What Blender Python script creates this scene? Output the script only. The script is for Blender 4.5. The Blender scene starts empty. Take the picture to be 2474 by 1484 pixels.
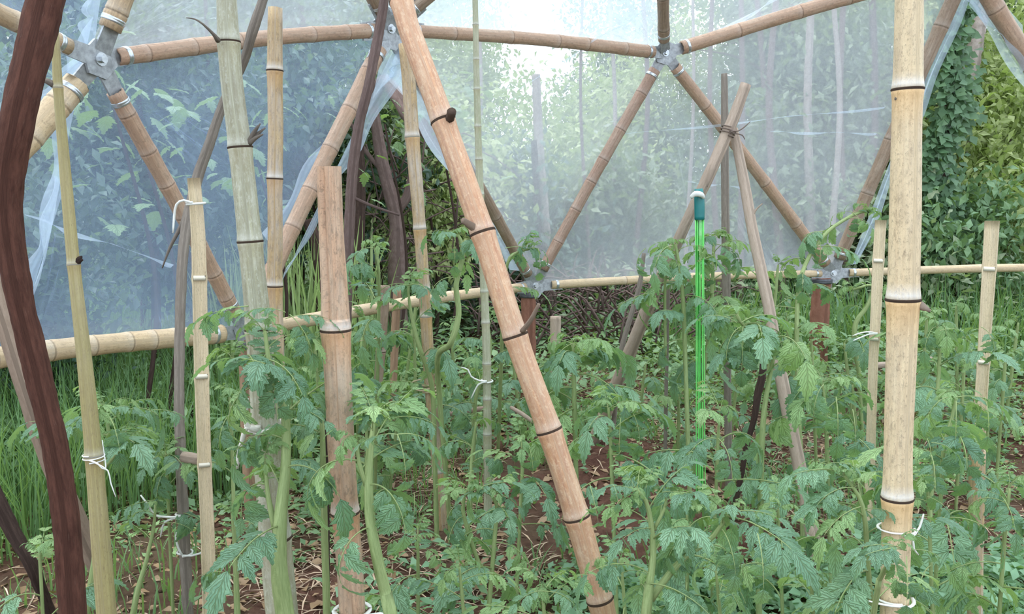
import bpy, math, random
import numpy as np
from mathutils import Vector, Matrix, noise
R = math.radians
SC = bpy.context.scene
COL = SC.collection
rnd = random.Random(7)

# ------------------------------------------------------------------ camera
F = 2060.0
EYE = Vector((0, 0, 1.2))
PITCH = R(7.2)
cam = bpy.data.objects.new('camera', bpy.data.cameras.new('camera'))
COL.objects.link(cam)
cam.location = EYE
cam.rotation_euler = (R(90) - PITCH, 0, 0)
cam.data.sensor_width = 36
cam.data.lens = F / 2474 * 36
cam.data.clip_end = 300
SC.camera = cam

# ------------------------------------------------------------------ world, sun, exposure
w = bpy.data.worlds.new('world'); SC.world = w; w.use_nodes = True
nt = w.node_tree; nt.nodes.clear()
o_ = nt.nodes.new('ShaderNodeOutputWorld'); bg = nt.nodes.new('ShaderNodeBackground')
tc = nt.nodes.new('ShaderNodeTexCoord'); sp = nt.nodes.new('ShaderNodeSeparateXYZ'); rp = nt.nodes.new('ShaderNodeValToRGB')
nt.links.new(tc.outputs['Generated'], sp.inputs[0]); nt.links.new(sp.outputs['Z'], rp.inputs[0])
rp.color_ramp.elements[0].color = (0.70, 0.81, 0.93, 1); rp.color_ramp.elements[0].position = 0.0
rp.color_ramp.elements[1].color = (0.76, 0.89, 1.0, 1); rp.color_ramp.elements[1].position = 0.6
nt.links.new(rp.outputs[0], bg.inputs[0]); bg.inputs[1].default_value = 1.85
nt.links.new(bg.outputs[0], o_.inputs[0])
sl = bpy.data.lights.new('sun', 'SUN'); sl.energy = 1.5; sl.angle = R(50); sl.color = (1, 0.96, 0.9)
so = bpy.data.objects.new('sun', sl); COL.objects.link(so)
so.rotation_euler = Vector((-0.35, 0.15, 1.0)).to_track_quat('Z', 'Y').to_euler()
vs = SC.view_settings
vs.view_transform = 'Standard'; vs.look = 'None'; vs.gamma = 1; vs.use_curve_mapping = False
vs.exposure = 0.58
SC.cycles.max_bounces = 6; SC.cycles.diffuse_bounces = 4; SC.cycles.glossy_bounces = 2; SC.cycles.transmission_bounces = 4; SC.cycles.transparent_max_bounces = 12
SC.cycles.sample_clamp_indirect = 4; SC.cycles.use_adaptive_sampling = True; SC.cycles.adaptive_threshold = 0.04

# ------------------------------------------------------------------ helpers
CP, SP_ = math.cos(PITCH), math.sin(PITCH)
def ray(px, py):
    a = (px - 1237) / F; b = (742 - py) / F
    return Vector((a, CP + b * SP_, -SP_ + b * CP))
def W(px, py, d):                      # world point seen at that pixel, at world distance d along Y
    r = ray(px, py)
    return EYE + r * (d / r.y)
def mpp(p):                            # metres per pixel at a world point
    v = p - EYE
    return (v.y * CP - v.z * SP_) / F
def gz_np(x, y):
    z = 0.035*np.sin(x*2.1+0.6)*np.cos(y*1.7) + 0.02*np.sin(x*5.3+y*3.1) + 0.012*np.sin(x*11.1-y*9.3)
    z = z + 0.05*np.exp(-((x-0.1)**2+(y-3.6)**2)/0.5) - 0.03*np.exp(-((x-0.6)**2+(y-2.2)**2)/0.6)
    r = np.sqrt((x-2.0)**2+(y-1.0)**2)
    z = z + np.clip(r-5.5, 0, 14)*0.09 + np.clip(r-13, 0, 8)*0.08
    return z
def gz(x, y): return float(gz_np(np.float64(x), np.float64(y)))

def tag(o, label=None, cat=None, group=None, kind=None):
    if label: o['label'] = label
    if cat: o['category'] = cat
    if group: o['group'] = group
    if kind: o['kind'] = kind
    return o
def empty(name, loc, label=None, cat=None, group=None):
    o = bpy.data.objects.new(name, None); COL.objects.link(o); o.location = loc
    o.empty_display_size = 0.05
    return tag(o, label, cat, group)
def link(name, me, parent=None, world=True):
    o = bpy.data.objects.new(name, me); COL.objects.link(o)
    if parent is not None:
        o.parent = parent
        if world: o.matrix_parent_inverse = Matrix.Translation(-gloc(parent))
    return o
def gloc(p):
    v = Vector(p.location)
    # parents here are empties placed in the world, or meshes with an identity world transform
    if p.parent is not None or p.type == 'MESH': return Vector((0, 0, 0)) if p.type == 'MESH' else v
    return v
def mesh(name, V, Fc, mats, smooth=True, uv=None, attr=None, mi=None):
    me = bpy.data.meshes.new(name)
    V = np.asarray(V, dtype=np.float32)
    me.vertices.add(len(V)); me.vertices.foreach_set('co', V.ravel())
    if isinstance(Fc, np.ndarray):
        n, k = Fc.shape; flat = Fc.ravel().astype(np.int32)
        starts = np.arange(0, n*k, k, dtype=np.int32)
    else:
        flat = np.array([i for f in Fc for i in f], dtype=np.int32)
        ln = np.array([len(f) for f in Fc], dtype=np.int32); n = len(Fc)
        starts = np.concatenate([[0], np.cumsum(ln)[:-1]]).astype(np.int32)
    me.loops.add(len(flat)); me.loops.foreach_set('vertex_index', flat)
    me.polygons.add(n); me.polygons.foreach_set('loop_start', starts)
    if mi is not None: me.polygons.foreach_set('material_index', np.asarray(mi, dtype=np.int32))
    me.update(calc_edges=True)
    if uv is not None:
        l = me.uv_layers.new(name='UVMap'); l.data.foreach_set('uv', np.asarray(uv, dtype=np.float32)[flat].ravel())
    if attr:
        for nm, vals in attr.items():
            a = me.color_attributes.new(nm, 'FLOAT_COLOR', 'POINT')
            c = np.ones((len(V), 4), dtype=np.float32); c[:, :3] = vals
            a.data.foreach_set('color', c.ravel())
    me.polygons.foreach_set('use_smooth', np.full(n, smooth, dtype=bool))
    for m in (mats if isinstance(mats, (list, tuple)) else [mats]): me.materials.append(m)
    me.validate()
    return me

def smooth_path(pts, rad, step=0.03):
    """Catmull-Rom through points; returns sampled points, radii, arc lengths"""
    P = [Vector(p) for p in pts]; n = len(P); out = []; ro = []
    for i in range(n-1):
        p0 = P[i-1] if i else P[0]*2-P[1]; p1 = P[i]; p2 = P[i+1]; p3 = P[i+2] if i+2 < n else P[-1]*2-P[-2]
        k = max(2, int((p2-p1).length/step))
        for j in range(k):
            t = j/k
            out.append(0.5*((2*p1)+(p2-p0)*t+(2*p0-5*p1+4*p2-p3)*t*t+(3*p1-p0-3*p2+p3)*t**3))
            ro.append(rad[i]*(1-t)+rad[i+1]*t)
    out.append(P[-1]); ro.append(rad[-1])
    s = [0.0]
    for a, b in zip(out, out[1:]): s.append(s[-1]+(b-a).length)
    return out, ro, s
def interp(x, xs, ys):
    if x <= xs[0]: return ys[0]
    for i in range(len(xs)-1):
        if x <= xs[i+1]:
            t = (x-xs[i])/max(1e-9, xs[i+1]-xs[i]); return ys[i]*(1-t)+ys[i+1]*t
    return ys[-1]
def frame(t, ref):
    x = ref - t*ref.dot(t)
    if x.length < 1e-4: x = t.orthogonal()
    x.normalize(); return x, t.cross(x)
def tube(pts, rad, sides=8, step=0.03, rough=0.0, cap=True, ref=None, flat=1.0, seed=0):
    P, Rr, S = smooth_path(pts, rad, step)
    ref = ref or Vector((0.13, -1, 0.07)); V = []; UV = []; Fc = []
    n = len(P)
    for i in range(n):
        t = (P[min(i+1, n-1)]-P[max(i-1, 0)]).normalized(); a, b = frame(t, ref)
        for k in range(sides):
            th = 2*math.pi*k/sides; r = Rr[i]
            if rough: r *= 1+rough*noise.noise(Vector((math.cos(th)*1.5+seed, math.sin(th)*1.5, S[i]*14)))+rough*0.6*noise.noise(Vector((math.cos(th)*4+seed, math.sin(th)*4, S[i]*60)))
            V.append(P[i]+(a*math.cos(th)+b*math.sin(th)*flat)*r); UV.append((k/sides, S[i]))
    for i in range(n-1):
        for k in range(sides):
            k2 = (k+1) % sides
            Fc.append((i*sides+k, i*sides+k2, (i+1)*sides+k2, (i+1)*sides+k))
    if cap:
        Fc.append(tuple(range(sides-1, -1, -1))); Fc.append(tuple((n-1)*sides+k for k in range(sides)))
    return V, Fc, UV
def tube_mesh(name, pts, rad, mat, **k):
    V, Fc, UV = tube(pts, rad, **k); return mesh(name, V, Fc, mat, uv=UV)

# ------------------------------------------------------------------ materials
class NT:
    def __init__(s, name):
        s.m = bpy.data.materials.new(name); s.m.use_nodes = True; s.t = s.m.node_tree; s.t.nodes.clear()
        s.out = s.n('ShaderNodeOutputMaterial')
    def n(s, ty, **k):
        nd = s.t.nodes.new(ty)
        for a, v in k.items():
            if a.startswith('i_'): nd.inputs[a[2:].replace('_', ' ')].default_value = v
            else: setattr(nd, a, v)
        return nd
    def l(s, a, b): s.t.links.new(a, b)
    def noise(s, vec, scale, detail=4, rough=0.6):
        nd = s.n('ShaderNodeTexNoise'); nd.inputs['Scale'].default_value = scale; nd.inputs['Detail'].default_value = detail
        nd.inputs['Roughness'].default_value = rough
        if vec is not None: s.l(vec, nd.inputs['Vector'])
        return nd.outputs['Fac']
    def ramp(s, fac, stops):
        r = s.n('ShaderNodeValToRGB'); e = r.color_ramp.elements
        while len(e) < len(stops): e.new(0.5)
        for el, (p, c) in zip(e, stops):
            el.position = p; el.color = (*c, 1) if len(c) == 3 else c
        s.l(fac, r.inputs[0]); return r.outputs[0]
    def mix(s, fac, a, b, mode='MIX'):
        m = s.n('ShaderNodeMix', data_type='RGBA', blend_type=mode)
        for sock, v in ((m.inputs[0], fac), (m.inputs[6], a), (m.inputs[7], b)):
            if hasattr(v, 'is_output') or isinstance(v, bpy.types.NodeSocket): s.l(v, sock)
            elif isinstance(v, tuple): sock.default_value = (*v, 1)
            else: sock.default_value = v
        return m.outputs[2]
    def math(s, op, a, b=None, clamp=False):
        m = s.n('ShaderNodeMath', operation=op, use_clamp=clamp)
        for sock, v in ((m.inputs[0], a), (m.inputs[1], b)):
            if v is None: continue
            if isinstance(v, bpy.types.NodeSocket): s.l(v, sock)
            else: sock.default_value = v
        return m.outputs[0]
    def mapping(s, vec, scale):
        m = s.n('ShaderNodeMapping'); m.inputs['Scale'].default_value = scale; s.l(vec, m.inputs['Vector']); return m.outputs[0]
    def bsdf(s, color, rough=0.6, spec=0.3, bump=None, bstr=0.3, bdist=0.01, metal=0):
        b = s.n('ShaderNodeBsdfPrincipled')
        if isinstance(color, tuple): b.inputs['Base Color'].default_value = (*color, 1)
        else: s.l(color, b.inputs['Base Color'])
        b.inputs['Roughness'].default_value = rough; b.inputs['Specular IOR Level'].default_value = spec; b.inputs['Metallic'].default_value = metal
        if bump is not None:
            bn = s.n('ShaderNodeBump'); bn.inputs['Strength'].default_value = bstr; bn.inputs['Distance'].default_value = bdist
            s.l(bump, bn.inputs['Height']); s.l(bn.outputs[0], b.inputs['Normal'])
        return b
    def done(s, sh): s.l(sh.outputs[0] if hasattr(sh, 'outputs') else sh, s.out.inputs[0]); return s.m

def bamboo_mat(name, base, streak, stain=(0.16, 0.11, 0.07), stain_amt=0.35, spec=0.35, bloom=1.0, weather=(0.50, 0.42, 0.33), wamt=0.4):
    t = NT(name); uv = t.n('ShaderNodeUVMap').outputs[0]; ob = t.n('ShaderNodeObjectInfo')
    add = t.n('ShaderNodeVectorMath', operation='ADD'); t.l(uv, add.inputs[0]); t.l(ob.outputs['Location'], add.inputs[1])
    v = add.outputs[0]
    s1 = t.noise(t.mapping(v, (9, 1.3, 1)), 3, 5, 0.65)
    s2 = t.noise(t.mapping(v, (3, 5, 1)), 2.2, 6, 0.7)
    s3 = t.noise(t.mapping(v, (10, 40, 1)), 3.0, 5, 0.75)
    c = t.ramp(s1, [(0.32, streak), (0.62, base)])
    s5 = t.noise(t.mapping(v, (4, 9, 1)), 4.0, 8, 0.8)
    c = t.mix(t.ramp(s2, [(0.46, (0, 0, 0)), (0.66, (min(1, stain_amt*1.1),)*3)]), c, stain)
    c = t.mix(t.ramp(s5, [(0.53, (0, 0, 0)), (0.58, (min(1, stain_amt*1.3),)*3)]), c, stain)
    c = t.mix(t.ramp(s3, [(0.55, (0, 0, 0)), (0.66, (0.45+stain_amt*.4,)*3)]), c, stain)
    c = t.mix(t.ramp(s5, [(0.30, (0.5, 0.5, 0.5)), (0.42, (0, 0, 0))]), c, (0.20, 0.12, 0.08))
    s4 = t.noise(t.mapping(v, (1.5, 2.2, 1)), 1.6, 5, 0.7)
    c = t.mix(t.ramp(s4, [(0.42, (0, 0, 0)), (0.66, (wamt,)*3)]), c, weather)
    va = t.n('ShaderNodeVertexColor', layer_name='band'); se = t.n('ShaderNodeSeparateColor'); t.l(va.outputs[0], se.inputs[0])
    c = t.mix(t.math('MULTIPLY', se.outputs[1], 0.5*bloom), c, tuple(x*y for x, y in zip(base, (0.95, 0.66, 0.34))))
    c = t.mix(t.math('MULTIPLY', se.outputs[0], t.math('MULTIPLY', t.math('ADD', t.math('MULTIPLY', s3, 1.1), 0.05), bloom)), c, (0.74, 0.72, 0.70))
    c = t.mix(t.math('MULTIPLY', se.outputs[2], 0.3+0.5*bloom), c, (0.07, 0.045, 0.035))
    return t.done(t.bsdf(c, 0.5, spec, bump=t.math('ADD', s3, s5), bstr=0.45, bdist=0.003))
M = {}
M['tan'] = bamboo_mat('bamboo_tan', (0.56, 0.40, 0.24), (0.40, 0.27, 0.16), bloom=0.2, wamt=.35)
M['strut'] = bamboo_mat('bamboo_strut', (0.52, 0.34, 0.23), (0.36, 0.21, 0.14), stain_amt=0.35, bloom=0.15, wamt=.3)
M['strut_dark'] = bamboo_mat('bamboo_strut_dark', (0.42, 0.27, 0.20), (0.25, 0.14, 0.10), stain_amt=0.45, bloom=0.15, wamt=.35)
M['strut_cream'] = bamboo_mat('bamboo_strut_cream', (0.68, 0.52, 0.32), (0.54, 0.38, 0.23), stain_amt=0.25, bloom=0.2, wamt=.35)
M['pink'] = bamboo_mat('bamboo_pinkish', (0.60, 0.38, 0.24), (0.42, 0.24, 0.15), stain_amt=0.45, bloom=0.75, wamt=.55)
M['red'] = bamboo_mat('bamboo_reddish', (0.60, 0.33, 0.185), (0.38, 0.17, 0.10), (0.72, 0.52, 0.35), 0.42, bloom=0.25, wamt=.35)
M['cream'] = bamboo_mat('bamboo_cream', (0.74, 0.58, 0.36), (0.62, 0.46, 0.28), stain_amt=0.3, wamt=.3)
M['grey'] = bamboo_mat('bamboo_grey_green', (0.42, 0.40, 0.27), (0.25, 0.23, 0.15), (0.54, 0.53, 0.43), 0.6, bloom=0.3, weather=(0.22, 0.19, 0.13), wamt=.6)
M['olive'] = bamboo_mat('bamboo_olive', (0.40, 0.34, 0.15), (0.29, 0.23, 0.09), stain_amt=0.2, bloom=.4, wamt=.2)
M['yellow'] = bamboo_mat('bamboo_yellow', (0.54, 0.38, 0.19), (0.38, 0.24, 0.12), stain_amt=0.45, bloom=.8, wamt=.65, weather=(0.52, 0.46, 0.42))
M['green'] = bamboo_mat('bamboo_green', (0.36, 0.37, 0.23), (0.22, 0.23, 0.14), (0.50, 0.48, 0.36), 0.45, bloom=.5)
M['brown'] = bamboo_mat('bamboo_brown', (0.32, 0.22, 0.15), (0.19, 0.12, 0.08), stain_amt=0.5, bloom=.15)
M['lath'] = bamboo_mat('lath_inner', (0.74, 0.60, 0.40), (0.60, 0.46, 0.28), stain_amt=0.2, wamt=.3)

def bark_mat(name, a, b, c3=None, scale=12):
    t = NT(name); uv = t.n('ShaderNodeUVMap').outputs[0]
    n1 = t.noise(t.mapping(uv, (4, 6, 1)), scale/3, 6, 0.7); n2 = t.noise(t.mapping(uv, (8, 3, 1)), scale, 6, 0.75)
    c = t.ramp(n1, [(0.3, a), (0.7, b)])
    if c3: c = t.mix(t.ramp(n2, [(0.6, (0, 0, 0)), (0.72, (0.8,)*3)]), c, c3)
    return t.done(t.bsdf(c, 0.85, 0.15, bump=n2, bstr=0.9, bdist=0.006))
M['bark_red'] = bark_mat('bark_dark_red', (0.07, 0.028, 0.02), (0.19, 0.08, 0.055), (0.34, 0.22, 0.17))
M['bark_grey'] = bark_mat('bark_grey', (0.27, 0.22, 0.18), (0.44, 0.37, 0.31), (0.14, 0.10, 0.08))
M['bark_purple'] = bark_mat('bark_purplish', (0.16, 0.10, 0.085), (0.27, 0.19, 0.17), (0.36, 0.28, 0.24))
M['bark_dark'] = bark_mat('bark_dark', (0.05, 0.03, 0.025), (0.12, 0.075, 0.06), (0.22, 0.16, 0.13))
M['bark_pale'] = bark_mat('bark_pale', (0.30, 0.24, 0.21), (0.48, 0.40, 0.36), (0.20, 0.22, 0.14), scale=6)
M['post_red'] = bark_mat('post_red', (0.22, 0.09, 0.06), (0.34, 0.16, 0.11), (0.50, 0.34, 0.24))
M['post_tan'] = bark_mat('post_tan', (0.38, 0.22, 0.14), (0.52, 0.34, 0.22), (0.6, 0.45, 0.3))
M['pole_pink'] = bark_mat('pole_pinkish', (0.38, 0.27, 0.20), (0.52, 0.38, 0.29), (0.45, 0.34, 0.26))
M['pole_pale'] = bark_mat('pole_pale', (0.50, 0.37, 0.28), (0.66, 0.52, 0.42), (0.33, 0.22, 0.16))
M['node_dark'] = bark_mat('node_dark', (0.10, 0.065, 0.05), (0.20, 0.13, 0.09), (0.36, 0.27, 0.2))
M['node_pale'] = bark_mat('node_pale', (0.62, 0.54, 0.42), (0.80, 0.74, 0.62), (0.9, 0.86, 0.76))
M['soil'] = None
def simple(name, c, rough=0.5, spec=0.4, metal=0, var=0.15, scale=30):
    t = NT(name); g = t.n('ShaderNodeTexCoord').outputs['Object']; n1 = t.noise(g, scale, 4)
    cc = t.ramp(n1, [(0.3, tuple(x*(1-var) for x in c)), (0.7, tuple(min(1, x*(1+var)) for x in c))])
    return t.done(t.bsdf(cc, rough, spec, bump=n1, bstr=0.15, bdist=0.002, metal=metal))
M['steel'] = simple('galvanised_steel', (0.34, 0.35, 0.36), 0.45, 0.5, 0.55, 0.3, 60)
M['steel_bright'] = simple('clamp_steel', (0.52, 0.54, 0.56), 0.3, 0.5, 0.8, 0.2, 80)
M['steel_dark'] = simple('dark_plate', (0.10, 0.10, 0.11), 0.5, 0.4, 0.4, 0.3, 60)
M['twine'] = simple('white_twine', (0.66, 0.65, 0.60), 0.6, 0.3)
M['twine_tan'] = simple('tan_twine', (0.50, 0.40, 0.26), 0.8, 0.2)
M['wire'] = simple('rusty_wire', (0.14, 0.10, 0.08), 0.6, 0.3)
M['rag'] = simple('pale_rag', (0.60, 0.57, 0.50), 0.9, 0.1)
M['teal'] = simple('teal_plastic', (0.012, 0.16, 0.155), 0.4, 0.5, var=0.1)
M['cord'] = simple('bright_green_cord', (0.20, 0.72, 0.17), 0.5, 0.4, var=0.12)
M['cord2'] = simple('deep_green_cord', (0.05, 0.38, 0.06), 0.5, 0.4, var=0.12)
M['cloth'] = simple('grey_purple_cloth', (0.36, 0.34, 0.38), 0.9, 0.1, var=0.3, scale=9)

def leaf_mat(name, c1, c2, vein=(0.30, 0.42, 0.16), veins=True, trans=0.35, spec=0.35, vstr=0.55, young=None):
    t = NT(name); ob = t.n('ShaderNodeObjectInfo'); g = t.n('ShaderNodeTexCoord').outputs['Object']
    n1 = t.noise(g, 9, 4)
    f = t.math('ADD', t.math('MULTIPLY', n1, 0.7), t.math('MULTIPLY', ob.outputs['Random'], 0.45))
    c = t.ramp(f, [(0.25, c1), (0.85, c2)])
    bmp = n1
    if veins:
        uv = t.n('ShaderNodeUVMap').outputs[0]; s = t.n('ShaderNodeSeparateXYZ'); t.l(uv, s.inputs[0])
        au = t.math('ABSOLUTE', t.math('SUBTRACT', s.outputs[0], 0.5))
        mid = t.math('SUBTRACT', 1.0, t.math('MULTIPLY', au, 26.0), True)
        ph = t.math('SUBTRACT', t.math('MULTIPLY', s.outputs[1], 42.0), t.math('MULTIPLY', au, 34.0))
        sv = t.math('POWER', t.math('ABSOLUTE', t.math('SINE', t.math('MULTIPLY', ph, 0.5))), 10.0)
        sv = t.math('MULTIPLY', t.math('SUBTRACT', 1.0, sv), 1.0)
        side = t.math('POWER', t.math('ABSOLUTE', t.math('COSINE', t.math('MULTIPLY', ph, 0.5))), 14.0)
        v = t.math('MAXIMUM', mid, t.math('MULTIPLY', side, 0.6))
        c = t.mix(t.math('MULTIPLY', v, vstr), c, vein)
        bmp = t.math('SUBTRACT', t.math('MULTIPLY', n1, 0.6), v)
    b = t.bsdf(c, 0.42, spec, bump=bmp, bstr=0.8, bdist=0.006)
    tr = t.n('ShaderNodeBsdfTranslucent'); mt = t.mix(0.6, c, (0.35, 0.55, 0.06)); t.l(mt, tr.inputs[0])
    ms = t.n('ShaderNodeMixShader'); ms.inputs[0].default_value = trans
    t.l(b.outputs[0], ms.inputs[1]); t.l(tr.outputs[0], ms.inputs[2])
    return t.done(ms.outputs[0])
M['leaf'] = leaf_mat('tomato_leaf', (0.10, 0.22, 0.135), (0.235, 0.41, 0.235), vein=(0.42, 0.55, 0.30), spec=0.6)
M['leaf_young'] = leaf_mat('tomato_leaf_young', (0.20, 0.35, 0.15), (0.36, 0.52, 0.22), vein=(0.48, 0.60, 0.30))
M['leaf_out'] = leaf_mat('wild_leaf', (0.16, 0.26, 0.11), (0.26, 0.38, 0.19), trans=0.3)
M['weed'] = leaf_mat('weed_leaf', (0.11, 0.22, 0.11), (0.26, 0.38, 0.19), veins=False, trans=0.3)
M['grass'] = leaf_mat('grass_blade', (0.06, 0.14, 0.06), (0.17, 0.29, 0.12), veins=False, trans=0.35)
M['grass_pale'] = leaf_mat('grass_pale', (0.30, 0.42, 0.14), (0.45, 0.55, 0.26), veins=False, trans=0.35)
M['tree_dark'] = leaf_mat('tree_leaf_dark', (0.025, 0.055, 0.05), (0.10, 0.16, 0.12), veins=False, trans=0.25, spec=0.5)
M['tree_mid'] = leaf_mat('tree_leaf_mid', (0.12, 0.16, 0.10), (0.30, 0.35, 0.22), veins=False, trans=0.3)
M['tree_yellow'] = leaf_mat('tree_leaf_yellow', (0.24, 0.29, 0.11), (0.55, 0.60, 0.28), veins=False, trans=0.35)
M['vine'] = leaf_mat('vine_leaf', (0.07, 0.14, 0.07), (0.19, 0.30, 0.15), veins=False, trans=0.2)
M['dead'] = leaf_mat('dead_leaf', (0.22, 0.12, 0.06), (0.48, 0.33, 0.20), veins=False, trans=0.1)
M['straw'] = simple('straw', (0.60, 0.46, 0.34), 0.8, 0.2, var=0.35, scale=8)
def stem_mat(name, a, b):
    t = NT(name); uv = t.n('ShaderNodeUVMap').outputs[0]; n1 = t.noise(t.mapping(uv, (6, 12, 1)), 2, 4)
    c = t.ramp(n1, [(0.3, a), (0.7, b)]); return t.done(t.bsdf(c, 0.55, 0.3, bump=t.noise(t.mapping(uv, (20, 300, 1)), 2), bstr=0.4, bdist=0.002))
M['stem'] = stem_mat('tomato_stem', (0.17, 0.23, 0.08), (0.33, 0.39, 0.17))

def soil():
    t = NT('soil'); g = t.n('ShaderNodeTexCoord').outputs['Object']
    n1 = t.noise(g, 1.3, 6, 0.65); n2 = t.noise(g, 14, 8, 0.75); n3 = t.noise(g, 60, 6, 0.8)
    c = t.ramp(n2, [(0.3, (0.12, 0.055, 0.042)), (0.55, (0.28, 0.14, 0.10)), (0.75, (0.42, 0.25, 0.18))])
    c = t.mix(t.ramp(n1, [(0.46, (0, 0, 0)), (0.62, (0.8,)*3)]), c, (0.22, 0.16, 0.10))
    c = t.mix(t.ramp(n3, [(0.58, (0, 0, 0)), (0.68, (0.6,)*3)]), c, (0.38, 0.26, 0.18))
    return t.done(t.bsdf(c, 0.95, 0.1, bump=t.math('ADD', n2, n3), bstr=1.0, bdist=0.03))
M['soil'] = soil()
def floor_():
    t = NT('forest_floor'); g = t.n('ShaderNodeTexCoord').outputs['Object']; n2 = t.noise(g, 5, 8, 0.75)
    c = t.ramp(n2, [(0.3, (0.04, 0.06, 0.03)), (0.55, (0.12, 0.15, 0.07)), (0.75, (0.24, 0.20, 0.12))])
    return t.done(t.bsdf(c, 0.95, 0.1, bump=n2, bstr=1.0, bdist=0.1))
M['forest_floor'] = floor_()
def film(name, base_op, fold_op, tint=(0.74, 0.86, 1.0), spread=0.8):
    t = NT(name); uv = t.n('ShaderNodeUVMap').outputs[0]; g = t.n('ShaderNodeTexCoord').outputs['Object']
    n1 = t.noise(g, 0.9, 4, 0.6)                    # uneven condensation and dust
    fl = t.noise(t.mapping(uv, (9, 0.8, 1)), 1.0, 6, 0.6)   # creases that fan out from a corner
    fm = t.noise(t.mapping(uv, (1, 1, 1)), 1.7, 3, 0.5)
    n4 = t.noise(g, 60, 5, 0.8)
    cr = t.ramp(fl, [(0.585, (0, 0, 0)), (0.61, (1, 1, 1)), (0.64, (0, 0, 0))])
    cr = t.math('MULTIPLY', cr, t.ramp(fm, [(0.48, (0, 0, 0)), (0.62, (1, 1, 1))]))
    op = t.math('ADD', t.math('MULTIPLY', n1, base_op*spread), base_op*(1-spread*.5))
    op = t.math('ADD', op, t.math('MULTIPLY', cr, fold_op))
    op = t.math('ADD', op, t.math('MULTIPLY', t.math('SUBTRACT', n4, .5), base_op*0.6), True)
    tr = t.n('ShaderNodeBsdfTransparent'); df = t.n('ShaderNodeBsdfDiffuse'); tl = t.n('ShaderNodeBsdfTranslucent')
    for x in (df, tl): x.inputs[0].default_value = (*tint, 1)
    bn = t.n('ShaderNodeBump'); bn.inputs['Strength'].default_value = 0.3; bn.inputs['Distance'].default_value = 0.02
    t.l(fl, bn.inputs['Height'])
    gl = t.n('ShaderNodeBsdfGlossy'); gl.inputs['Roughness'].default_value = 0.25
    for x in (df, tl, gl): t.l(bn.outputs[0], x.inputs['Normal'])
    m1 = t.n('ShaderNodeMixShader'); m1.inputs[0].default_value = 0.62; t.l(df.outputs[0], m1.inputs[1]); t.l(tl.outputs[0], m1.inputs[2])
    m2 = t.n('ShaderNodeMixShader'); t.l(op, m2.inputs[0]); t.l(tr.outputs[0], m2.inputs[1]); t.l(m1.outputs[0], m2.inputs[2])
    m3 = t.n('ShaderNodeMixShader'); m3.inputs[0].default_value = 0.035; t.l(m2.outputs[0], m3.inputs[1]); t.l(gl.outputs[0], m3.inputs[2])
    return t.done(m3.outputs[0])
M['film'] = film('misted_film', 0.35, 0.08, tint=(0.83, 0.88, 0.96))
M['film_clear'] = film('clear_film', 0.24, 0.10, tint=(0.56, 0.72, 1.0))  # blue tint paints the sky's colour cast into the left panels
M['film_glare'] = film('glare_film', 0.55, 0.12, tint=(0.82, 0.90, 0.98))  # extra opacity whitens the top centre panels, painting in the sky glare
M['film_fold'] = film('folded_film', 0.42, 0.3)

# ------------------------------------------------------------------ ground
def grid_ground():
    xs = np.concatenate([np.linspace(-26, -4, 34)[:-1], np.linspace(-4, 6, 200)[:-1], np.linspace(6, 30, 36)])
    ys = np.concatenate([np.linspace(-4, 1, 20)[:-1], np.linspace(1, 8, 170)[:-1], np.linspace(8, 34, 50)])
    X, Y = np.meshgrid(xs, ys); Z = gz_np(X, Y)
    near = (X > -4) & (X < 6) & (Y > 1) & (Y < 8)
    ry = np.random.RandomState(3)
    Z = Z + near*ry.uniform(-0.009, 0.009, Z.shape)
    V = np.stack([X, Y, Z], -1).reshape(-1, 3); nx = len(xs); ny = len(ys)
    I, J = np.meshgrid(np.arange(nx-1), np.arange(ny-1)); a = (J*nx+I).ravel()
    Fc = np.stack([a, a+1, a+nx+1, a+nx], -1)
    cx = X[:-1, :-1].ravel(); cy = Y[:-1, :-1].ravel(); far = (np.sqrt((cx-2)**2+(cy-1)**2) > 7.0)
    for nm, k, m_ in (('ground', ~far, M['soil']), ('ground_slope', far, M['forest_floor'])):
        f = Fc[k]; used, inv = np.unique(f, return_inverse=True)
        tag(link(nm, mesh(nm, V[used], inv.reshape(f.shape), m_)), 'red brown garden soil' if nm == 'ground' else 'mossy forest floor sloping up behind the dome', kind='structure')
grid_ground()

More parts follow.
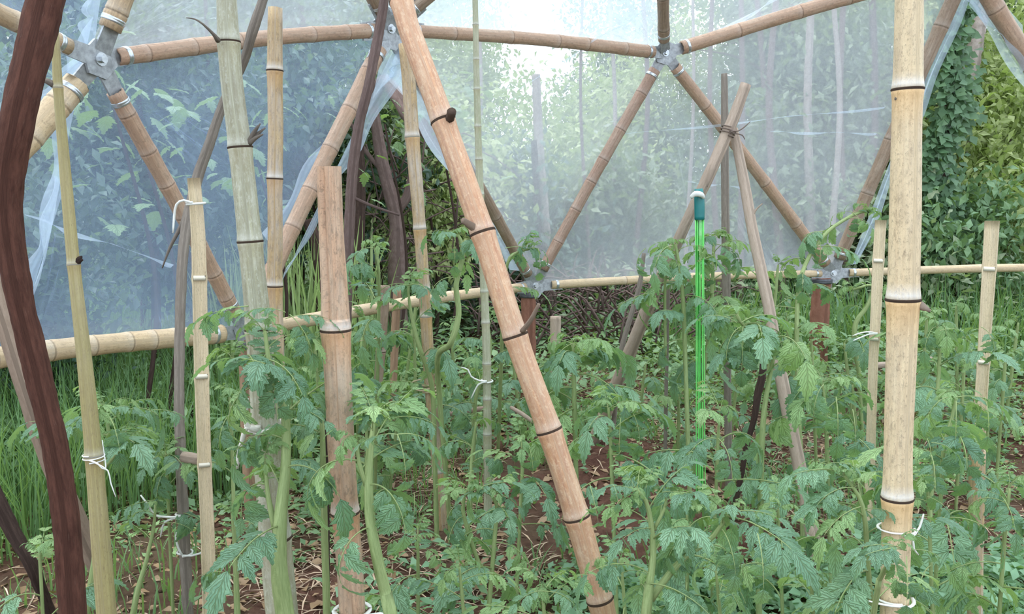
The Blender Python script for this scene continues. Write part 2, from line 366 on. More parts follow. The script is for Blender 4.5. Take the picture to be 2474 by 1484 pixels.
# ------------------------------------------------------------------ bamboo
def culm_mesh(name, P, Rr, S, nodes, mat, sides=20, slot=None, up=True, hollow=True, seed=0, nodeamp=0.07):
    """P ordered top to bottom.  slot=(s0,s1,a0,a1): a sliver split out of the wall there"""
    r0 = Rr[0]; samples = []
    L = S[-1]; n0 = max(6, int(L/0.035))
    ss = [L*i/n0 for i in range(n0+1)]
    for sn in nodes:
        r = interp(sn, S, Rr)
        ss += [sn+d*r for d in (-2.4, -1.2, -0.7, -0.35, -0.12, -0.05, 0.05, 0.12, 0.35, 0.8, 1.6, 2.6)]
    if slot: ss += [slot[0]+1e-4, slot[1]-0.004, slot[1]]
    ss = sorted(x for x in set(ss) if 0 <= x <= L)
    if slot: sides = 48
    V = []; UV = []; B = []; Fc = []
    def pt(s): return Vector((interp(s, S, [p.x for p in P]), interp(s, S, [p.y for p in P]), interp(s, S, [p.z for p in P])))
    ref = Vector((0.05, -1, 0.02))
    rows = []
    if hollow: rows += [('in', 0.06), ('in', 0.0)]
    rows += [('out', s) for s in ss]
    rs = random.Random(seed)
    rag = [rs.uniform(0, 0.12)*r0 for _ in range(sides)]
    for kind, s in rows:
        c = pt(s); t = (pt(min(s+0.01, L))-pt(max(s-0.01, 0))).normalized(); a, b = frame(t, ref)
        r = interp(s, S, Rr); bulge = 0; bl = og = dk = 0
        for sn in nodes:
            d = (s-sn)/r
            bulge += nodeamp*math.exp(-(d/0.45)**2)+0.6*nodeamp*math.exp(-(d/1.3)**2)
            if abs(d) < 0.08: bulge -= 0.05; dk = 1
            if -0.9 < d < -0.06: bl = max(bl, 1-abs(d+0.35)/0.6)
            if 0.06 < d < 3: og = max(og, 1-d/3)
        r *= 1+bulge+0.012*math.sin(s*23+seed)
        for k in range(sides):
            th = 2*math.pi*k/sides
            rr = r*((0.5 if slot else 0.74) if kind == 'in' else 1)
            if slot and kind == 'out' and slot[0] <= s <= slot[1]:
                ca = (th-slot[2]) % (2*math.pi)
                if ca < slot[3]-slot[2]: rr *= 0.98-0.38*(ca/(slot[3]-slot[2]))**0.8
            p = c+(a*math.cos(th)+b*math.sin(th))*rr
            if s < 1e-5: p = p+t*rag[k]
            V.append(p); UV.append((k/sides, s)); B.append((bl, og, dk))
    n = len(rows)
    for i in range(n-1):
        for k in range(sides):
            k2 = (k+1) % sides; Fc.append((i*sides+k, i*sides+k2, (i+1)*sides+k2, (i+1)*sides+k))
    Fc.append(tuple(range(sides-1, -1, -1))); Fc.append(tuple((n-1)*sides+k for k in range(sides)))
    return mesh(name, V, Fc, mat, uv=UV, attr={'band': np.array(B)}, smooth=not slot)
def ring_mesh(name, c, t, r, h, mat, sides=20, fat=1.05, ref=Vector((0.05, -1, 0.02))):
    a, b = frame(t, ref); prof = [(-0.5, 0.96), (-0.42, 1.0), (-0.1, fat), (0.0, fat-0.03), (0.1, fat), (0.42, 1.0), (0.5, 0.96)]
    V = []; Fc = []; UV = []
    for h_, k_ in prof:
        for k in range(sides):
            th = 2*math.pi*k/sides; V.append(c+t*(h_*h)+(a*math.cos(th)+b*math.sin(th))*(r*k_)); UV.append((k/sides, h_))
    for i in range(len(prof)-1):
        for k in range(sides):
            k2 = (k+1) % sides; Fc.append((i*sides+k, i*sides+k2, (i+1)*sides+k2, (i+1)*sides+k))
    return mesh(name, V, Fc, mat, uv=UV)
def point_at(P, S, s):
    p = Vector((interp(s, S, [q.x for q in P]), interp(s, S, [q.y for q in P]), interp(s, S, [q.z for q in P])))
    p2 = Vector((interp(s+0.01, S, [q.x for q in P]), interp(s+0.01, S, [q.y for q in P]), interp(s+0.01, S, [q.z for q in P])))
    p1 = Vector((interp(s-0.01, S, [q.x for q in P]), interp(s-0.01, S, [q.y for q in P]), interp(s-0.01, S, [q.z for q in P])))
    return p, (p2-p1).normalized()

def px_path(pts, to_ground=True):
    """pts: (px, py, depth, width_px), top to bottom"""
    P = [W(a, b, d) for a, b, d, w_ in pts]; Rr = [0.5*w_*mpp(p) for (a, b, d, w_), p in zip(pts, P)]
    if to_ground:
        g = gz(P[-1].x, P[-1].y)
        if P[-1].z > g-0.02:
            di = (P[-1]-P[-2]).normalized()
            if di.z > -0.2: di = Vector((0, 0, -1))
            q = P[-1]+di*((P[-1].z-(g-0.06))/-di.z); P.append(q); Rr.append(Rr[-1])
    return P, Rr
def s_of_rows(P, S, rows):
    out = []
    py = []
    for p in P:
        v = p-EYE; zc = v.y*CP-v.z*SP_; yc = v.z*CP+v.y*SP_
        py.append(742-F*yc/zc)
    for r_ in rows:
        for i in range(len(P)-1):
            if (py[i]-r_)*(py[i+1]-r_) <= 0 and py[i] != py[i+1]:
                t = (r_-py[i])/(py[i+1]-py[i]); out.append(S[i]*(1-t)+S[i+1]*t); break
    return out
STAKES = {}
def stake(key, name, label, pts, nodes, mat, group=None, cat='stake', hollow=True, slot_rows=None, nodemat='node_dark', nh=0.22, ground=True):
    P0, R0 = px_path(pts, ground)
    P, Rr, S = smooth_path(P0, R0, 0.04)
    ns = s_of_rows(P, S, nodes)
    base = P[-1]
    root = empty(name, (base.x, base.y, gz(base.x, base.y)) if ground else base, label, cat, group)
    slot = None
    if slot_rows: 
        a, b = s_of_rows(P, S, slot_rows[:2]); slot = (max(0, a-0.02), b, slot_rows[2], slot_rows[3])
    link('culm', culm_mesh('culm', P, Rr, S, ns, M[mat], hollow=hollow, slot=slot, seed=len(STAKES)), root)
    for sn in ns:
        c, t = point_at(P, S, sn); r = interp(sn, S, Rr)
        link('node_ring', ring_mesh('node_ring', c, t, r*1.085, r*nh, M[nodemat]), root)
    STAKES[key] = (P, Rr, S, root)
    return root
def at_row(key, row):
    P, Rr, S, root = STAKES[key]; s = s_of_rows(P, S, [row])[0]; p, t = point_at(P, S, s); return p, t, interp(s, S, Rr), root

def stub(key, row, side, length, r, mat='bark_grey', lean=0.6, parts=3):
    """a broken twig stub at a node"""
    p, t, rr, root = at_row(key, row)
    d = Vector((side, -0.25, 0)).normalized(); up = -t
    V = []; Fc = []; UV = []
    rs = random.Random(int(row)+int(side*10))
    for k in range(parts):
        dd = (d+up*(lean+rs.uniform(-.4, .4))+Vector((0, rs.uniform(-.5, .5), 0))).normalized()
        a = p+d*rr*0.8; b_ = a+dd*length*rs.uniform(.6, 1)
        v, f, u = tube([a, a.lerp(b_, .5)+Vector((0, 0, length*.05)), b_], [r, r*.7, r*.25], sides=7, step=length/3)
        n = len(V); V += v; UV += u; Fc += [tuple(i+n for i in q) for q in f]
    link('twig_stub', mesh('twig_stub', V, Fc, M[mat], uv=UV), root)

def lath(key, label, pts, nodes, group=None, name='split_bamboo_stake'):
    P0, R0 = px_path(pts); P, Rr, S = smooth_path(P0, R0, 0.04)
    ns = s_of_rows(P, S, nodes); root = empty(name, (P[-1].x, P[-1].y, gz(P[-1].x, P[-1].y)), label, 'stake', group)
    V = []; Fc = []; UV = []; m = 9; rows = []
    ss = sorted(set([S[-1]*i/40 for i in range(41)]+[x+d for x in ns for d in (-.02, -.008, 0, .008, .02) if 0 < x+d < S[-1]]))
    for s in ss:
        c, t = point_at(P, S, s); r = interp(s, S, Rr); r *= 1+sum(0.09*math.exp(-((s-x)/0.012)**2) for x in ns)
        f = (EYE-c); f = (f-t*f.dot(t)).normalized(); x = t.cross(f)
        prof = [(-math.cos(math.pi*i/m), -0.55*math.sin(math.pi*i/m)) for i in range(m+1)]
        prof += [(0.80*math.cos(math.pi*i/m), -0.33*math.sin(math.pi*i/m)) for i in range(m+1)]
        for a, b in prof: V.append(c+x*(a*r)+f*(b*r)); UV.append((a*.3+b*.2, s))
        rows.append(len(prof))
    k_ = 2*(m+1)
    for i in range(len(ss)-1):
        for k in range(k_):
            k2 = (k+1) % k_; Fc.append((i*k_+k, i*k_+k2, (i+1)*k_+k2, (i+1)*k_+k))
    for e in (0, len(ss)-1):
        for k in range(m): Fc.append((e*k_+k, e*k_+k+1, e*k_+k_-2-k, e*k_+k_-1-k))
    link('split_culm', mesh('split_culm', V, Fc, M['lath'], uv=UV), root)
    for sn in ns:
        c, t = point_at(P, S, sn); r = interp(sn, S, Rr); f = (EYE-c); f = (f-t*f.dot(t)).normalized(); x = t.cross(f)
        V = []; Fc = []
        for h_ in (-.22, .22):
            for sc_ in (1.0,):
                for i in range(m+1): V.append(c+t*(h_*r*sc_)+x*(-0.82*r*math.cos(math.pi*i/m))+f*(-0.36*r*math.sin(math.pi*i/m)))
                for i in range(m+1): V.append(c+t*(h_*r*1.6)+x*(0.80*r*math.cos(math.pi*i/m))+f*(-0.03*r+0.10*r*math.sin(math.pi*i/m)))
        K = 2*(m+1)
        for k in range(K): Fc.append((k, (k+1) % K, K+(k+1) % K, K+k))
        Fc.append(tuple(range(K))[::-1]); Fc.append(tuple(range(K, 2*K)))
        link('node_ridge', mesh('node_ridge', V, Fc, M['node_pale'], uv=[(0, 0)]*len(V)), root)
    STAKES[key] = (P, Rr, S, root); return root

def branch(key, name, label, pts, mat, cat='pole', twigs=(), rough=0.12, group=None, ground=True, sides=14):
    P0, R0 = px_path(pts, ground); root = empty(name, P0[-1] if not ground else (P0[-1].x, P0[-1].y, gz(P0[-1].x, P0[-1].y)), label, cat, group)
    link('wooden_pole' if cat != 'post' else 'post_shaft', tube_mesh('shaft', P0, R0, M[mat], sides=sides, rough=rough, step=0.015, seed=len(STAKES)*3.1), root)
    for tw in twigs:
        Q, q = px_path(tw, False)
        link('twig', tube_mesh('twig', Q, q, M[mat], sides=8, rough=rough, step=0.02), root)
    P, Rr, S = smooth_path(P0, R0, 0.04); STAKES[key] = (P, Rr, S, root); return root

def tie(label, key, row, loops=2, mat='twine', r=0.0022, tails=(), name='twine_tie', to=None, flat=1.0, spread=0.006):
    p, t, rr, root = at_row(key, row); rr = rr*1.13+r; a, b = frame(t, Vector((0, -1, 0))); pts = []
    o = empty(name, p, label, 'tie')
    for i in range(int(loops*14)+1):
        th = 2*math.pi*i/14; pts.append(p+t*(spread*(i/14-loops/2))+(a*math.cos(th)+b*math.sin(th))*rr)
    link('loop', tube_mesh('loop', pts, [r]*len(pts), M[mat], sides=6, step=0.01, flat=flat), o)
    for tl in tails:       # offsets in pixels from the knot, at the stake's own distance
        k = mpp(p); q = [p+a*rr]
        for dx, dy in tl: q.append(p+Vector((dx*k, -rr*1.1, -dy*k)))
        link('loose_end', tube_mesh('loose_end', q, [r]*(len(q)-1)+[r*.6], M[mat], sides=6, step=0.01, flat=flat), o)
    return o

# ------------------------------------------------------------------ dome frame
HB = {'B0': (-420, 922, 2.0), 'B1': (590, 800, 3.05), 'B2': (1290, 690, 4.64), 'B3': (2012, 660, 5.4), 'B4': (2790, 645, 5.5),
      'Um': (-330, -90, 1.9), 'U0': (235, 143, 2.5), 'U1': (940, 70, 3.6), 'U2': (1605, 128, 4.7), 'U3': (2340, -85, 5.1), 'U4': (3100, -30, 4.6),
      'T0': (565, -650, 2.6), 'T1': (1590, -450, 3.6), 'T2': (2620, -800, 3.4), 'Tm': (-300, -1200, 1.5)}
H = {k: W(*v) for k, v in HB.items()}
CEN = Vector((2.2, 0.8, 0.9))
dome = empty('dome_frame', (1.2, 4.4, 0), 'bamboo pole dome frame joined by steel plate hubs', 'frame')
def strut(a, b, wa, wb, mat, nodes, lab=None, gap=0.10, off=None):
    A, B_ = H[a], H[b]; d = (B_-A).normalized()
    g0, g1 = (gap if isinstance(gap, tuple) else (gap, gap))
    A2 = A+d*g0; B2_ = B_-d*g1
    mid = A2.lerp(B2_, 0.5)+Vector((0, 0, 0.012))
    pts = [A2, mid, B2_]; ra = 0.5*wa*mpp(A2) if A2.y > 0.6 else wa*0.0004; rb = 0.5*wb*mpp(B2_)
    P, Rr, S = smooth_path(pts, [ra, (ra+rb)/2, rb], 0.05)
    ns = [S[-1]*x for x in nodes]
    o = link('strut', culm_mesh('strut', P, Rr, S, ns, M[mat], sides=18, hollow=True, seed=int(wa*7+wb), nodeamp=0.05), dome)
    if lab: o['label'] = lab
    # hose-clamp bands at both ends
    for s in (0.035, S[-1]-0.035):
        c, t = point_at(P, S, s); r = interp(s, S, Rr)
        link('clamp_band', ring_mesh('clamp_band', c, t, r*1.08, 0.015, M['steel_bright'], sides=18, fat=1.02), o)
    return o
N5 = [.12, .33, .55, .78]
strut('B0', 'B1', 56, 44, 'strut_cream', [.12, .27, .42, .545, .66, .74, .82, .905, .965], 'pale tan bamboo strut, lowest on the left')
strut('B1', 'B2', 34, 22, 'strut_cream', [.18, .36, .5, .63, .66, .83])
strut('B2', 'B3', 21, 17, 'strut_cream', [.25, .5, .76])
strut('B3', 'B4', 19, 20, 'strut_cream', [.2, .45, .7])
strut('Um', 'U0', 58, 42, 'tan', [.2, .42, .62, .85])
strut('U0', 'U1', 42, 34, 'strut', [.09, .24, .4, .55, .7, .86], gap=(0.06, 0.10))
strut('U1', 'U2', 30, 30, 'strut', [.15, .36, .55, .68, .86])
strut('U2', 'U3', 32, 34, 'strut', [.2, .42, .6, .8])
strut('U3', 'U4', 34, 34, 'strut', N5)
strut('U0', 'B0', 62, 66, 'strut_cream', [.10, .24, .42, .6, .8], gap=(0.09, 0.1))
strut('U0', 'B1', 42, 36, 'strut', [.09, .24, .38, .52, .66, .80, .92], gap=(0.10, 0.09))
strut('U1', 'B1', 38, 40, 'strut', [.10, .26, .42, .58, .72, .86])
strut('U1', 'B2', 30, 26, 'brown', [.12, .3, .5, .7, .88])
strut('U2', 'B2', 28, 26, 'strut_dark', [.12, .30, .45, .56, .7, .86])
strut('U2', 'B3', 28, 28, 'strut', [.18, .36, .56, .78])
strut('U3', 'B3', 36, 28, 'brown', [.15, .35, .55, .75])
strut('U3', 'B4', 42, 36, 'strut', [.10, .30, .5, .7, .88])
strut('U4', 'B4', 34, 30, 'strut', N5)
strut('Um', 'B0', 60, 60, 'tan', N5)
strut('T0', 'U0', 52, 52, 'tan', [.2, .4, .6, .78, .93], gap=(0.1, 0.085))
strut('T0', 'U1', 40, 36, 'brown', N5)
strut('T1', 'U1', 32, 32, 'brown', N5)
strut('T1', 'U2', 32, 28, 'brown', [.2, .4, .6, .75, .93])
strut('T1', 'U3', 32, 32, 'strut', N5)
strut('T2', 'U3', 34, 36, 'strut', N5)
strut('T0', 'T1', 36, 34, 'strut', N5)
strut('T1', 'T2', 36, 34, 'strut', N5)
strut('Tm', 'T0', 60, 50, 'tan', N5)
strut('T2', 'U4', 34, 34, 'strut', N5)
NB = {}
for a, b in [('B0','B1'),('B1','B2'),('B2','B3'),('B3','B4'),('Um','U0'),('U0','U1'),('U1','U2'),('U2','U3'),('U3','U4'),('U0','B0'),('U0','B1'),('U1','B1'),('U1','B2'),('U2','B2'),
             ('U2','B3'),('U3','B3'),('U3','B4'),('U4','B4'),('T0','U0'),('T0','U1'),('T1','U1'),('T1','U2'),('T1','U3'),('T2','U3'),('T0','T1'),('T1','T2'),('Tm','T0'),('T2','U4'),('Um','B0')]:
    NB.setdefault(a, []).append(b); NB.setdefault(b, []).append(a)
def box_between(p0, p1, wv, tv, V, Fc):
    n = len(V)
    for p, k in ((p0, 1.0), (p1, 0.8)):
        for a, b in ((-1, -1), (1, -1), (1, 1), (-1, 1)): V.append(p+wv*(a*k)+tv*b)
    for f in ((3, 2, 1, 0), (4, 5, 6, 7), (0, 1, 5, 4), (1, 2, 6, 5), (2, 3, 7, 6), (3, 0, 4, 7)): Fc.append(tuple(n+i for i in f))
def hub(k):
    c = H[k]; n = (CEN-c); n.z *= 0.4; n.normalize()           # points into the dome
    s = {'U1': 1.7, 'B2': 1.35, 'B3': 1.35, 'U2': 1.3}.get(k, 1.1)
    c2 = c+n*0.012
    a, b = frame(n, Vector((0, 0, 1))); V = []; Fc = []
    sides = 6
    for h_ in (-0.006, 0.004):
        for i in range(sides):
            th = 2*math.pi*(i+.3)/sides; V.append(c2+n*h_+(a*math.cos(th)+b*math.sin(th))*0.052*s)
    Fc += [tuple(range(sides))[::-1], tuple(range(sides, 2*sides))]+[(i, (i+1) % sides, sides+(i+1) % sides, sides+i) for i in range(sides)]
    ho = link('hub_plate', mesh('hub_plate', V, Fc, M['steel'], smooth=False), dome)
    for j in NB[k]:
        d = (H[j]-c).normalized(); wv = d.cross(n).normalized()*0.025*s; tv = d.cross(wv).normalized()*0.004
        V = []; Fc = []
        box_between(c+n*0.008, c+d*0.17, wv, tv, V, Fc)
        link('bracket', mesh('bracket', V, Fc, M['steel'], smooth=False), ho)
    # bolt: washer and hexagonal head
    V = []; Fc = []
    for (r, h0, h1, ns) in ((0.019, 0.004, 0.008, 14), (0.011, 0.008, 0.020, 6)):
        nn = len(V)
        for h_ in (h0, h1):
            for i in range(ns):
                th = 2*math.pi*i/ns; V.append(c2+n*h_+(a*math.cos(th)+b*math.sin(th))*r)
        Fc += [tuple(nn+i for i in range(ns))[::-1], tuple(nn+ns+i for i in range(ns))]+[(nn+i, nn+(i+1) % ns, nn+ns+(i+1) % ns, nn+ns+i) for i in range(ns)]
    link('bolt', mesh('bolt', V, Fc, M['steel_bright'], smooth=False), ho)
for k in ('B1', 'B2', 'B3', 'U0', 'U1', 'U2', 'U3', 'T0', 'T1', 'B0', 'B4', 'Um', 'T2'): hub(k)

# posts that carry the low hubs
def post(label, k, wpx, mat, name='hub_post', shift=(0, 0)):
    c = H[k]; r = 0.5*wpx*mpp(c); x, y = c.x+shift[0], c.y+shift[1]; g = gz(x, y)
    root = empty(name, (x, y, g), label, 'post')
    pts = [Vector((x, y, c.z-0.03)), Vector((x, y, (c.z+g)/2)), Vector((x, y, g-0.08))]
    link('post_shaft', tube_mesh('post_shaft', pts, [r*.9, r, r*.95], M[mat], sides=14, rough=0.10, step=0.02, seed=wpx), root)
    cap = ring_mesh('cap_band', pts[0]-Vector((0, 0, 0.02)), Vector((0, 0, 1)), r*1.08, 0.03, M['steel_dark']); link('cap_band', cap, root)
post('short red painted post under the middle low hub', 'B2', 38, 'post_red', shift=(-0.03, 0))
post('red and tan post under the right low hub', 'B3', 46, 'post_red', shift=(-0.07, 0))
post('brown post under the left low hub, behind the grey stake', 'B1', 34, 'post_tan', shift=(0, 0))

# ------------------------------------------------------------------ film cover
cover = empty('plastic_cover', (1.2, 4.6, 0.7), 'hazy clear plastic sheet stretched over the bamboo dome', 'cover')
def outward(p, d=0.05):
    v = p-CEN; v.z *= 0.6; return p+v.normalized()*d
def panel(a, b, c, mat='film', n=22, sag=0.05, seed=0, name='film_panel'):
    A, B_, C = (outward(H[x]) if isinstance(x, str) else x for x in (a, b, c))
    V = []; UV = []; idx = {}; Fc = []
    nn = (B_-A).cross(C-A).normalized()
    if nn.dot(A-CEN) < 0: nn = -nn
    for i in range(n+1):
        for j in range(n+1-i):
            u = i/n; v = j/n; q = 1-u-v; p = A*q+B_*u+C*v
            e = min(u, v, q)*3
            # angle round corner A, so that creases fan from the hub
            ang = math.atan2(v, u+1e-6)/(math.pi/2); rad = u+v
            d = -sag*e+0.016*noise.noise(Vector((ang*9+seed, rad*1.2, seed)))*min(1, e*6+0.0)+0.012*noise.noise(p*3)*min(1, e*5)
            idx[(i, j)] = len(V); V.append(p+nn*d); UV.append((ang+seed*1.7, rad))
    for i in range(n):
        for j in range(n-i):
            Fc.append((idx[(i, j)], idx[(i+1, j)], idx[(i, j+1)]))
            if i+j < n-1: Fc.append((idx[(i+1, j)], idx[(i+1, j+1)], idx[(i, j+1)]))
    return link(name, mesh(name, V, Fc, M[mat], uv=UV), cover)
APX = outward(Vector((1.3, 0.6, 3.3)))
panel('U0', 'B0', 'B1', 'film_clear', seed=1); panel('U0', 'U1', 'B1', 'film_clear', seed=2)
panel('U2', 'U1', 'B2', seed=3); panel('U2', 'B2', 'B3', seed=4); panel('U2', 'U3', 'B3', seed=5)
panel('U0', 'Um', 'B0', 'film_clear', seed=6); panel('U0', 'T0', 'Tm', 'film_clear', seed=7); panel('U0', 'Um', 'Tm', 'film_clear', seed=8)
panel('U0', 'T0', 'U1', 'film', seed=9); panel('U1', 'T0', 'T1', 'film_glare', seed=10); panel('U2', 'U1', 'T1', 'film_glare', seed=11)
panel('U2', 'U3', 'T1', seed=12); panel('U3', 'T1', 'T2', seed=13); panel('U4', 'U3', 'T2', seed=14)
panel('T0', 'T1', APX, seed=15); panel('T1', 'T2', APX, seed=16)
panel('T0', 'Tm', APX, seed=17)
# gathered edges either side of the two openings
def strip(p0, p1, q0, q1, waves=3, amp=0.02, n=26, m=7, mat='film_fold', name='film_edge'):
    V = []; UV = []; Fc = []
    for i in range(n+1):
        t = i/n; a = p0.lerp(p1, t); b = q0.lerp(q1, t); b = b+Vector((0.012*math.sin(t*17), 0, 0.01*math.sin(t*11+1)))
        for j in range(m+1):
            u = j/m; p = a.lerp(b, u)+Vector((0.3, -1, 0))*amp*math.sin(u*math.pi*waves+t*4)*(0.4+0.6*u); V.append(p); UV.append((u*1.2, t*0.6))
    for i in range(n):
        for j in range(m): k = i*(m+1)+j; Fc.append((k, k+1, k+m+2, k+m+1))
    return link(name, mesh(name, V, Fc, M[mat], uv=UV), cover)
dl = 0.05
def WD(px, py, k, z=dl): return W(px, py, HB[k][2]+z)
strip(WD(950, 120, 'U1'), W(672, 700, 3.25), WD(985, 165, 'U1'), W(700, 640, 3.28))
strip(WD(925, 130, 'U1', .08), W(660, 600, 3.2), WD(905, 150, 'U1', .08), W(640, 560, 3.2), waves=2)
strip(WD(960, 110, 'U1'), WD(1262, 655, 'B2', 0), WD(940, 190, 'U1', .02), WD(1235, 650, 'B2', 0), waves=3, amp=0.012)
strip(WD(925, 110, 'U1', .03), WD(900, 240, 'U1', .03), WD(1000, 120, 'U1', .03), WD(945, 185, 'U1', .03), n=10)
panel(W(1000, 150, 3.72), W(1020, 255, 3.8), W(1270, 640, 4.6), seed=22, n=14)
panel(W(1000, 150, 3.72), W(930, 185, 3.72), W(1130, 395, 4.1), seed=23, n=14)
strip(WD(2322, -60, 'U3'), WD(2055, 640, 'B3'), WD(2348, -20, 'U3'), WD(2072, 636, 'B3'), waves=4)
strip(WD(2335, -60, 'U3'), W(2800, 560, 5.5), WD(2340, 15, 'U3'), W(2700, 500, 5.5), waves=3)
strip(WD(2350, -60, 'U3'), W(2474, 60, 5.2), WD(2342, 10, 'U3'), W(2480, 175, 5.2), waves=4, amp=0.03)
# folds lying along the struts on the other panels
strip(W(225, 40, 2.62), W(110, 620, 2.5), W(160, 140, 2.62), W(78, 740, 2.35), waves=2)
strip(W(228, 150, 2.6), W(20, 360, 2.25), W(190, 130, 2.62), W(-10, 330, 2.25), waves=2)
strip(W(250, -40, 2.66), W(226, 120, 2.6), W(215, -20, 2.66), W(190, 120, 2.62), waves=2)
strip(W(1665, 105, 4.78), W(2000, -60, 4.95), W(1700, 110, 4.78), W(1960, -60, 4.95), waves=2)
strip(W(1590, 150, 4.72), W(1500, 320, 4.72), W(1575, 165, 4.72), W(1480, 330, 4.72), waves=2)
strip(W(160, 440, 2.6), W(40, 830, 2.35), W(130, 430, 2.62), W(20, 800, 2.35), waves=3)

for (p_, q_) in (((1500, 325, 4.72), (2140, 258, 5.1)), ((1860, 318, 4.9), (2120, 322, 5.1)), ((1230, 230, 4.3), (1560, 20, 4.3)), ((60, 520, 2.55), (420, 640, 2.9)), ((1660, 440, 4.9), (1800, 452, 5.0))):
    a_, b_ = W(*p_), W(*q_); strip(a_, b_, a_-Vector((0, 0, .006)), b_-Vector((0, 0, .005)), waves=1, amp=.006, n=30, m=2, name='film_crease')

# ------------------------------------------------------------------ stakes and poles
branch('dark_pole', 'branch_pole', 'dark reddish crooked branch pole, leftmost of the tall poles',
       [(175, -330, 1.28, 80), (118, -60, 1.25, 84), (100, 40, 1.24, 84), (75, 150, 1.22, 80), (40, 300, 1.2, 76), (18, 430, 1.2, 72), (20, 560, 1.2, 68), (52, 740, 1.2, 60), (98, 930, 1.2, 60),
        (132, 1080, 1.2, 58), (158, 1250, 1.2, 62), (176, 1484, 1.2, 60)], 'bark_red', rough=0.13, cat='pole')
stake('olive', 'bamboo_stake', 'thin olive bamboo stake right of the dark crooked pole',
      [(132, 60, 1.42, 17), (140, 210, 1.42, 22), (158, 420, 1.42, 26), (178, 640, 1.41, 29), (205, 880, 1.4, 34), (228, 1120, 1.4, 40), (258, 1490, 1.4, 46)], [212, 640, 1100], 'olive', nodemat='node_pale', nh=.3)
stub('olive', 205, -1, 0.03, 0.006, lean=0.3); stub('olive', 632, 1, 0.014, 0.006, 'bark_dark')
branch('pink_pole', 'slanting_pole', 'blurred pinkish pole slanting behind the dark crooked pole',
       [(-60, 560, 2.25, 40), (0, 740, 2.2, 44), (60, 930, 2.2, 46), (125, 1120, 2.25, 48), (205, 1300, 2.35, 46)], 'pole_pink', rough=0.05)
branch('corner_pole', 'leaning_branch', 'short dark leaning branch in the lower left corner',
       [(-70, 1080, 1.7, 34), (-5, 1210, 1.7, 38), (35, 1290, 1.7, 34), (80, 1375, 1.7, 30), (105, 1440, 1.75, 26)], 'bark_dark', rough=0.2)
branch('forked', 'forked_branch_pole', 'thin grey forked branch pole tied beside the pale lath',
       [(645, -30, 2.35, 22), (612, 70, 2.35, 24), (588, 150, 2.4, 22), (540, 250, 2.45, 22), (505, 350, 2.45, 24), (475, 440, 2.45, 26), (452, 540, 2.4, 27), (440, 650, 2.35, 24), (434, 820, 2.3, 24),
        (433, 1000, 2.25, 24), (440, 1180, 2.2, 25), (450, 1400, 2.2, 26)], 'bark_grey',
       twigs=[[(468, 470, 2.42, 16), (440, 540, 2.4, 11), (410, 600, 2.4, 7), (392, 648, 2.4, 3)], [(455, 45, 2.3, 3), (480, 50, 2.3, 4), (500, 72, 2.3, 6), (522, 92, 2.3, 12)]][:1], rough=0.12)
lath('lath1', 'cream split bamboo lath tied to the thin forked branch pole',
     [(468, 430, 2.0, 30), (478, 550, 2.0, 33), (482, 680, 2.0, 34), (487, 900, 2.0, 34), (494, 1120, 2.0, 32), (502, 1300, 2.0, 32), (507, 1484, 2.0, 34)], [672, 910, 1124])
stake('grey', 'bamboo_stake', 'tall mottled grey green bamboo stake left of centre',
      [(530, -300, 1.75, 44), (545, -60, 1.75, 46), (550, 60, 1.75, 50), (560, 200, 1.75, 52), (580, 355, 1.75, 54), (604, 580, 1.75, 56), (625, 795, 1.75, 60), (640, 1000, 1.75, 66), (660, 1250, 1.75, 72), (682, 1490, 1.75, 76)],
      [101, 356, 584, 796, 1040, 1300], 'grey')
stub('grey', 350, 1, 0.055, 0.006, 'bark_grey', lean=0.8, parts=5)
Q, q = px_path([(527, 98, 1.72, 14), (515, 82, 1.7, 8), (490, 58, 1.68, 5), (470, 46, 1.68, 4), (450, 43, 1.68, 2)], False)
link('twig_stub', tube_mesh('twig_stub', Q, q, M['bark_grey'], sides=7, step=0.01), STAKES['grey'][3])
stake('round2', 'bamboo_stake', 'straight grey and yellow bamboo stake right of the mottled one',
      [(665, 18, 2.2, 34), (664, 170, 2.2, 37), (666, 320, 2.2, 36), (664, 430, 2.2, 36), (665, 560, 2.2, 35), (664, 690, 2.2, 36), (668, 860, 2.2, 36), (672, 1100, 2.2, 38)], [171, 432, 692, 940], 'yellow')
stake('slotted', 'bamboo_stake', 'thick front bamboo stake with a split top, nearest the centre',
      [(795, 402, 1.62, 58), (800, 560, 1.62, 60), (808, 700, 1.62, 64), (811, 797, 1.62, 68), (817, 920, 1.62, 66), (824, 1080, 1.62, 64), (834, 1237, 1.62, 64), (845, 1370, 1.62, 62), (852, 1490, 1.62, 62)],
      [798, 1238], 'pink', slot_rows=(404, 770, 4.887, 6.947))
branch('purple', 'thin_branch_pole', 'thin purplish branch pole leaning below the centre hub',
       [(935, -40, 3.15, 22), (915, 80, 3.15, 24), (892, 200, 3.1, 24), (868, 300, 3.1, 25), (853, 400, 3.1, 26), (847, 480, 3.1, 26), (842, 620, 3.1, 24), (838, 800, 3.1, 22), (840, 1040, 3.1, 22)],
       'bark_purple', twigs=[[(850, 476, 3.1, 9), (900, 498, 3.1, 7), (965, 520, 3.1, 5)]], rough=0.12)
stake('yellow', 'bamboo_stake', 'yellow brown bamboo stake behind the big diagonal pole',
      [(978, 105, 2.9, 32), (988, 200, 2.9, 33), (996, 330, 2.9, 34), (1008, 470, 2.9, 31), (1014, 553, 2.9, 30), (1022, 660, 2.9, 28), (1029, 765, 2.9, 28), (1040, 940, 2.9, 28), (1058, 1140, 2.9, 27), (1070, 1295, 2.9, 27)],
      [331, 553, 700, 765, 1141], 'yellow', nodemat='node_pale')
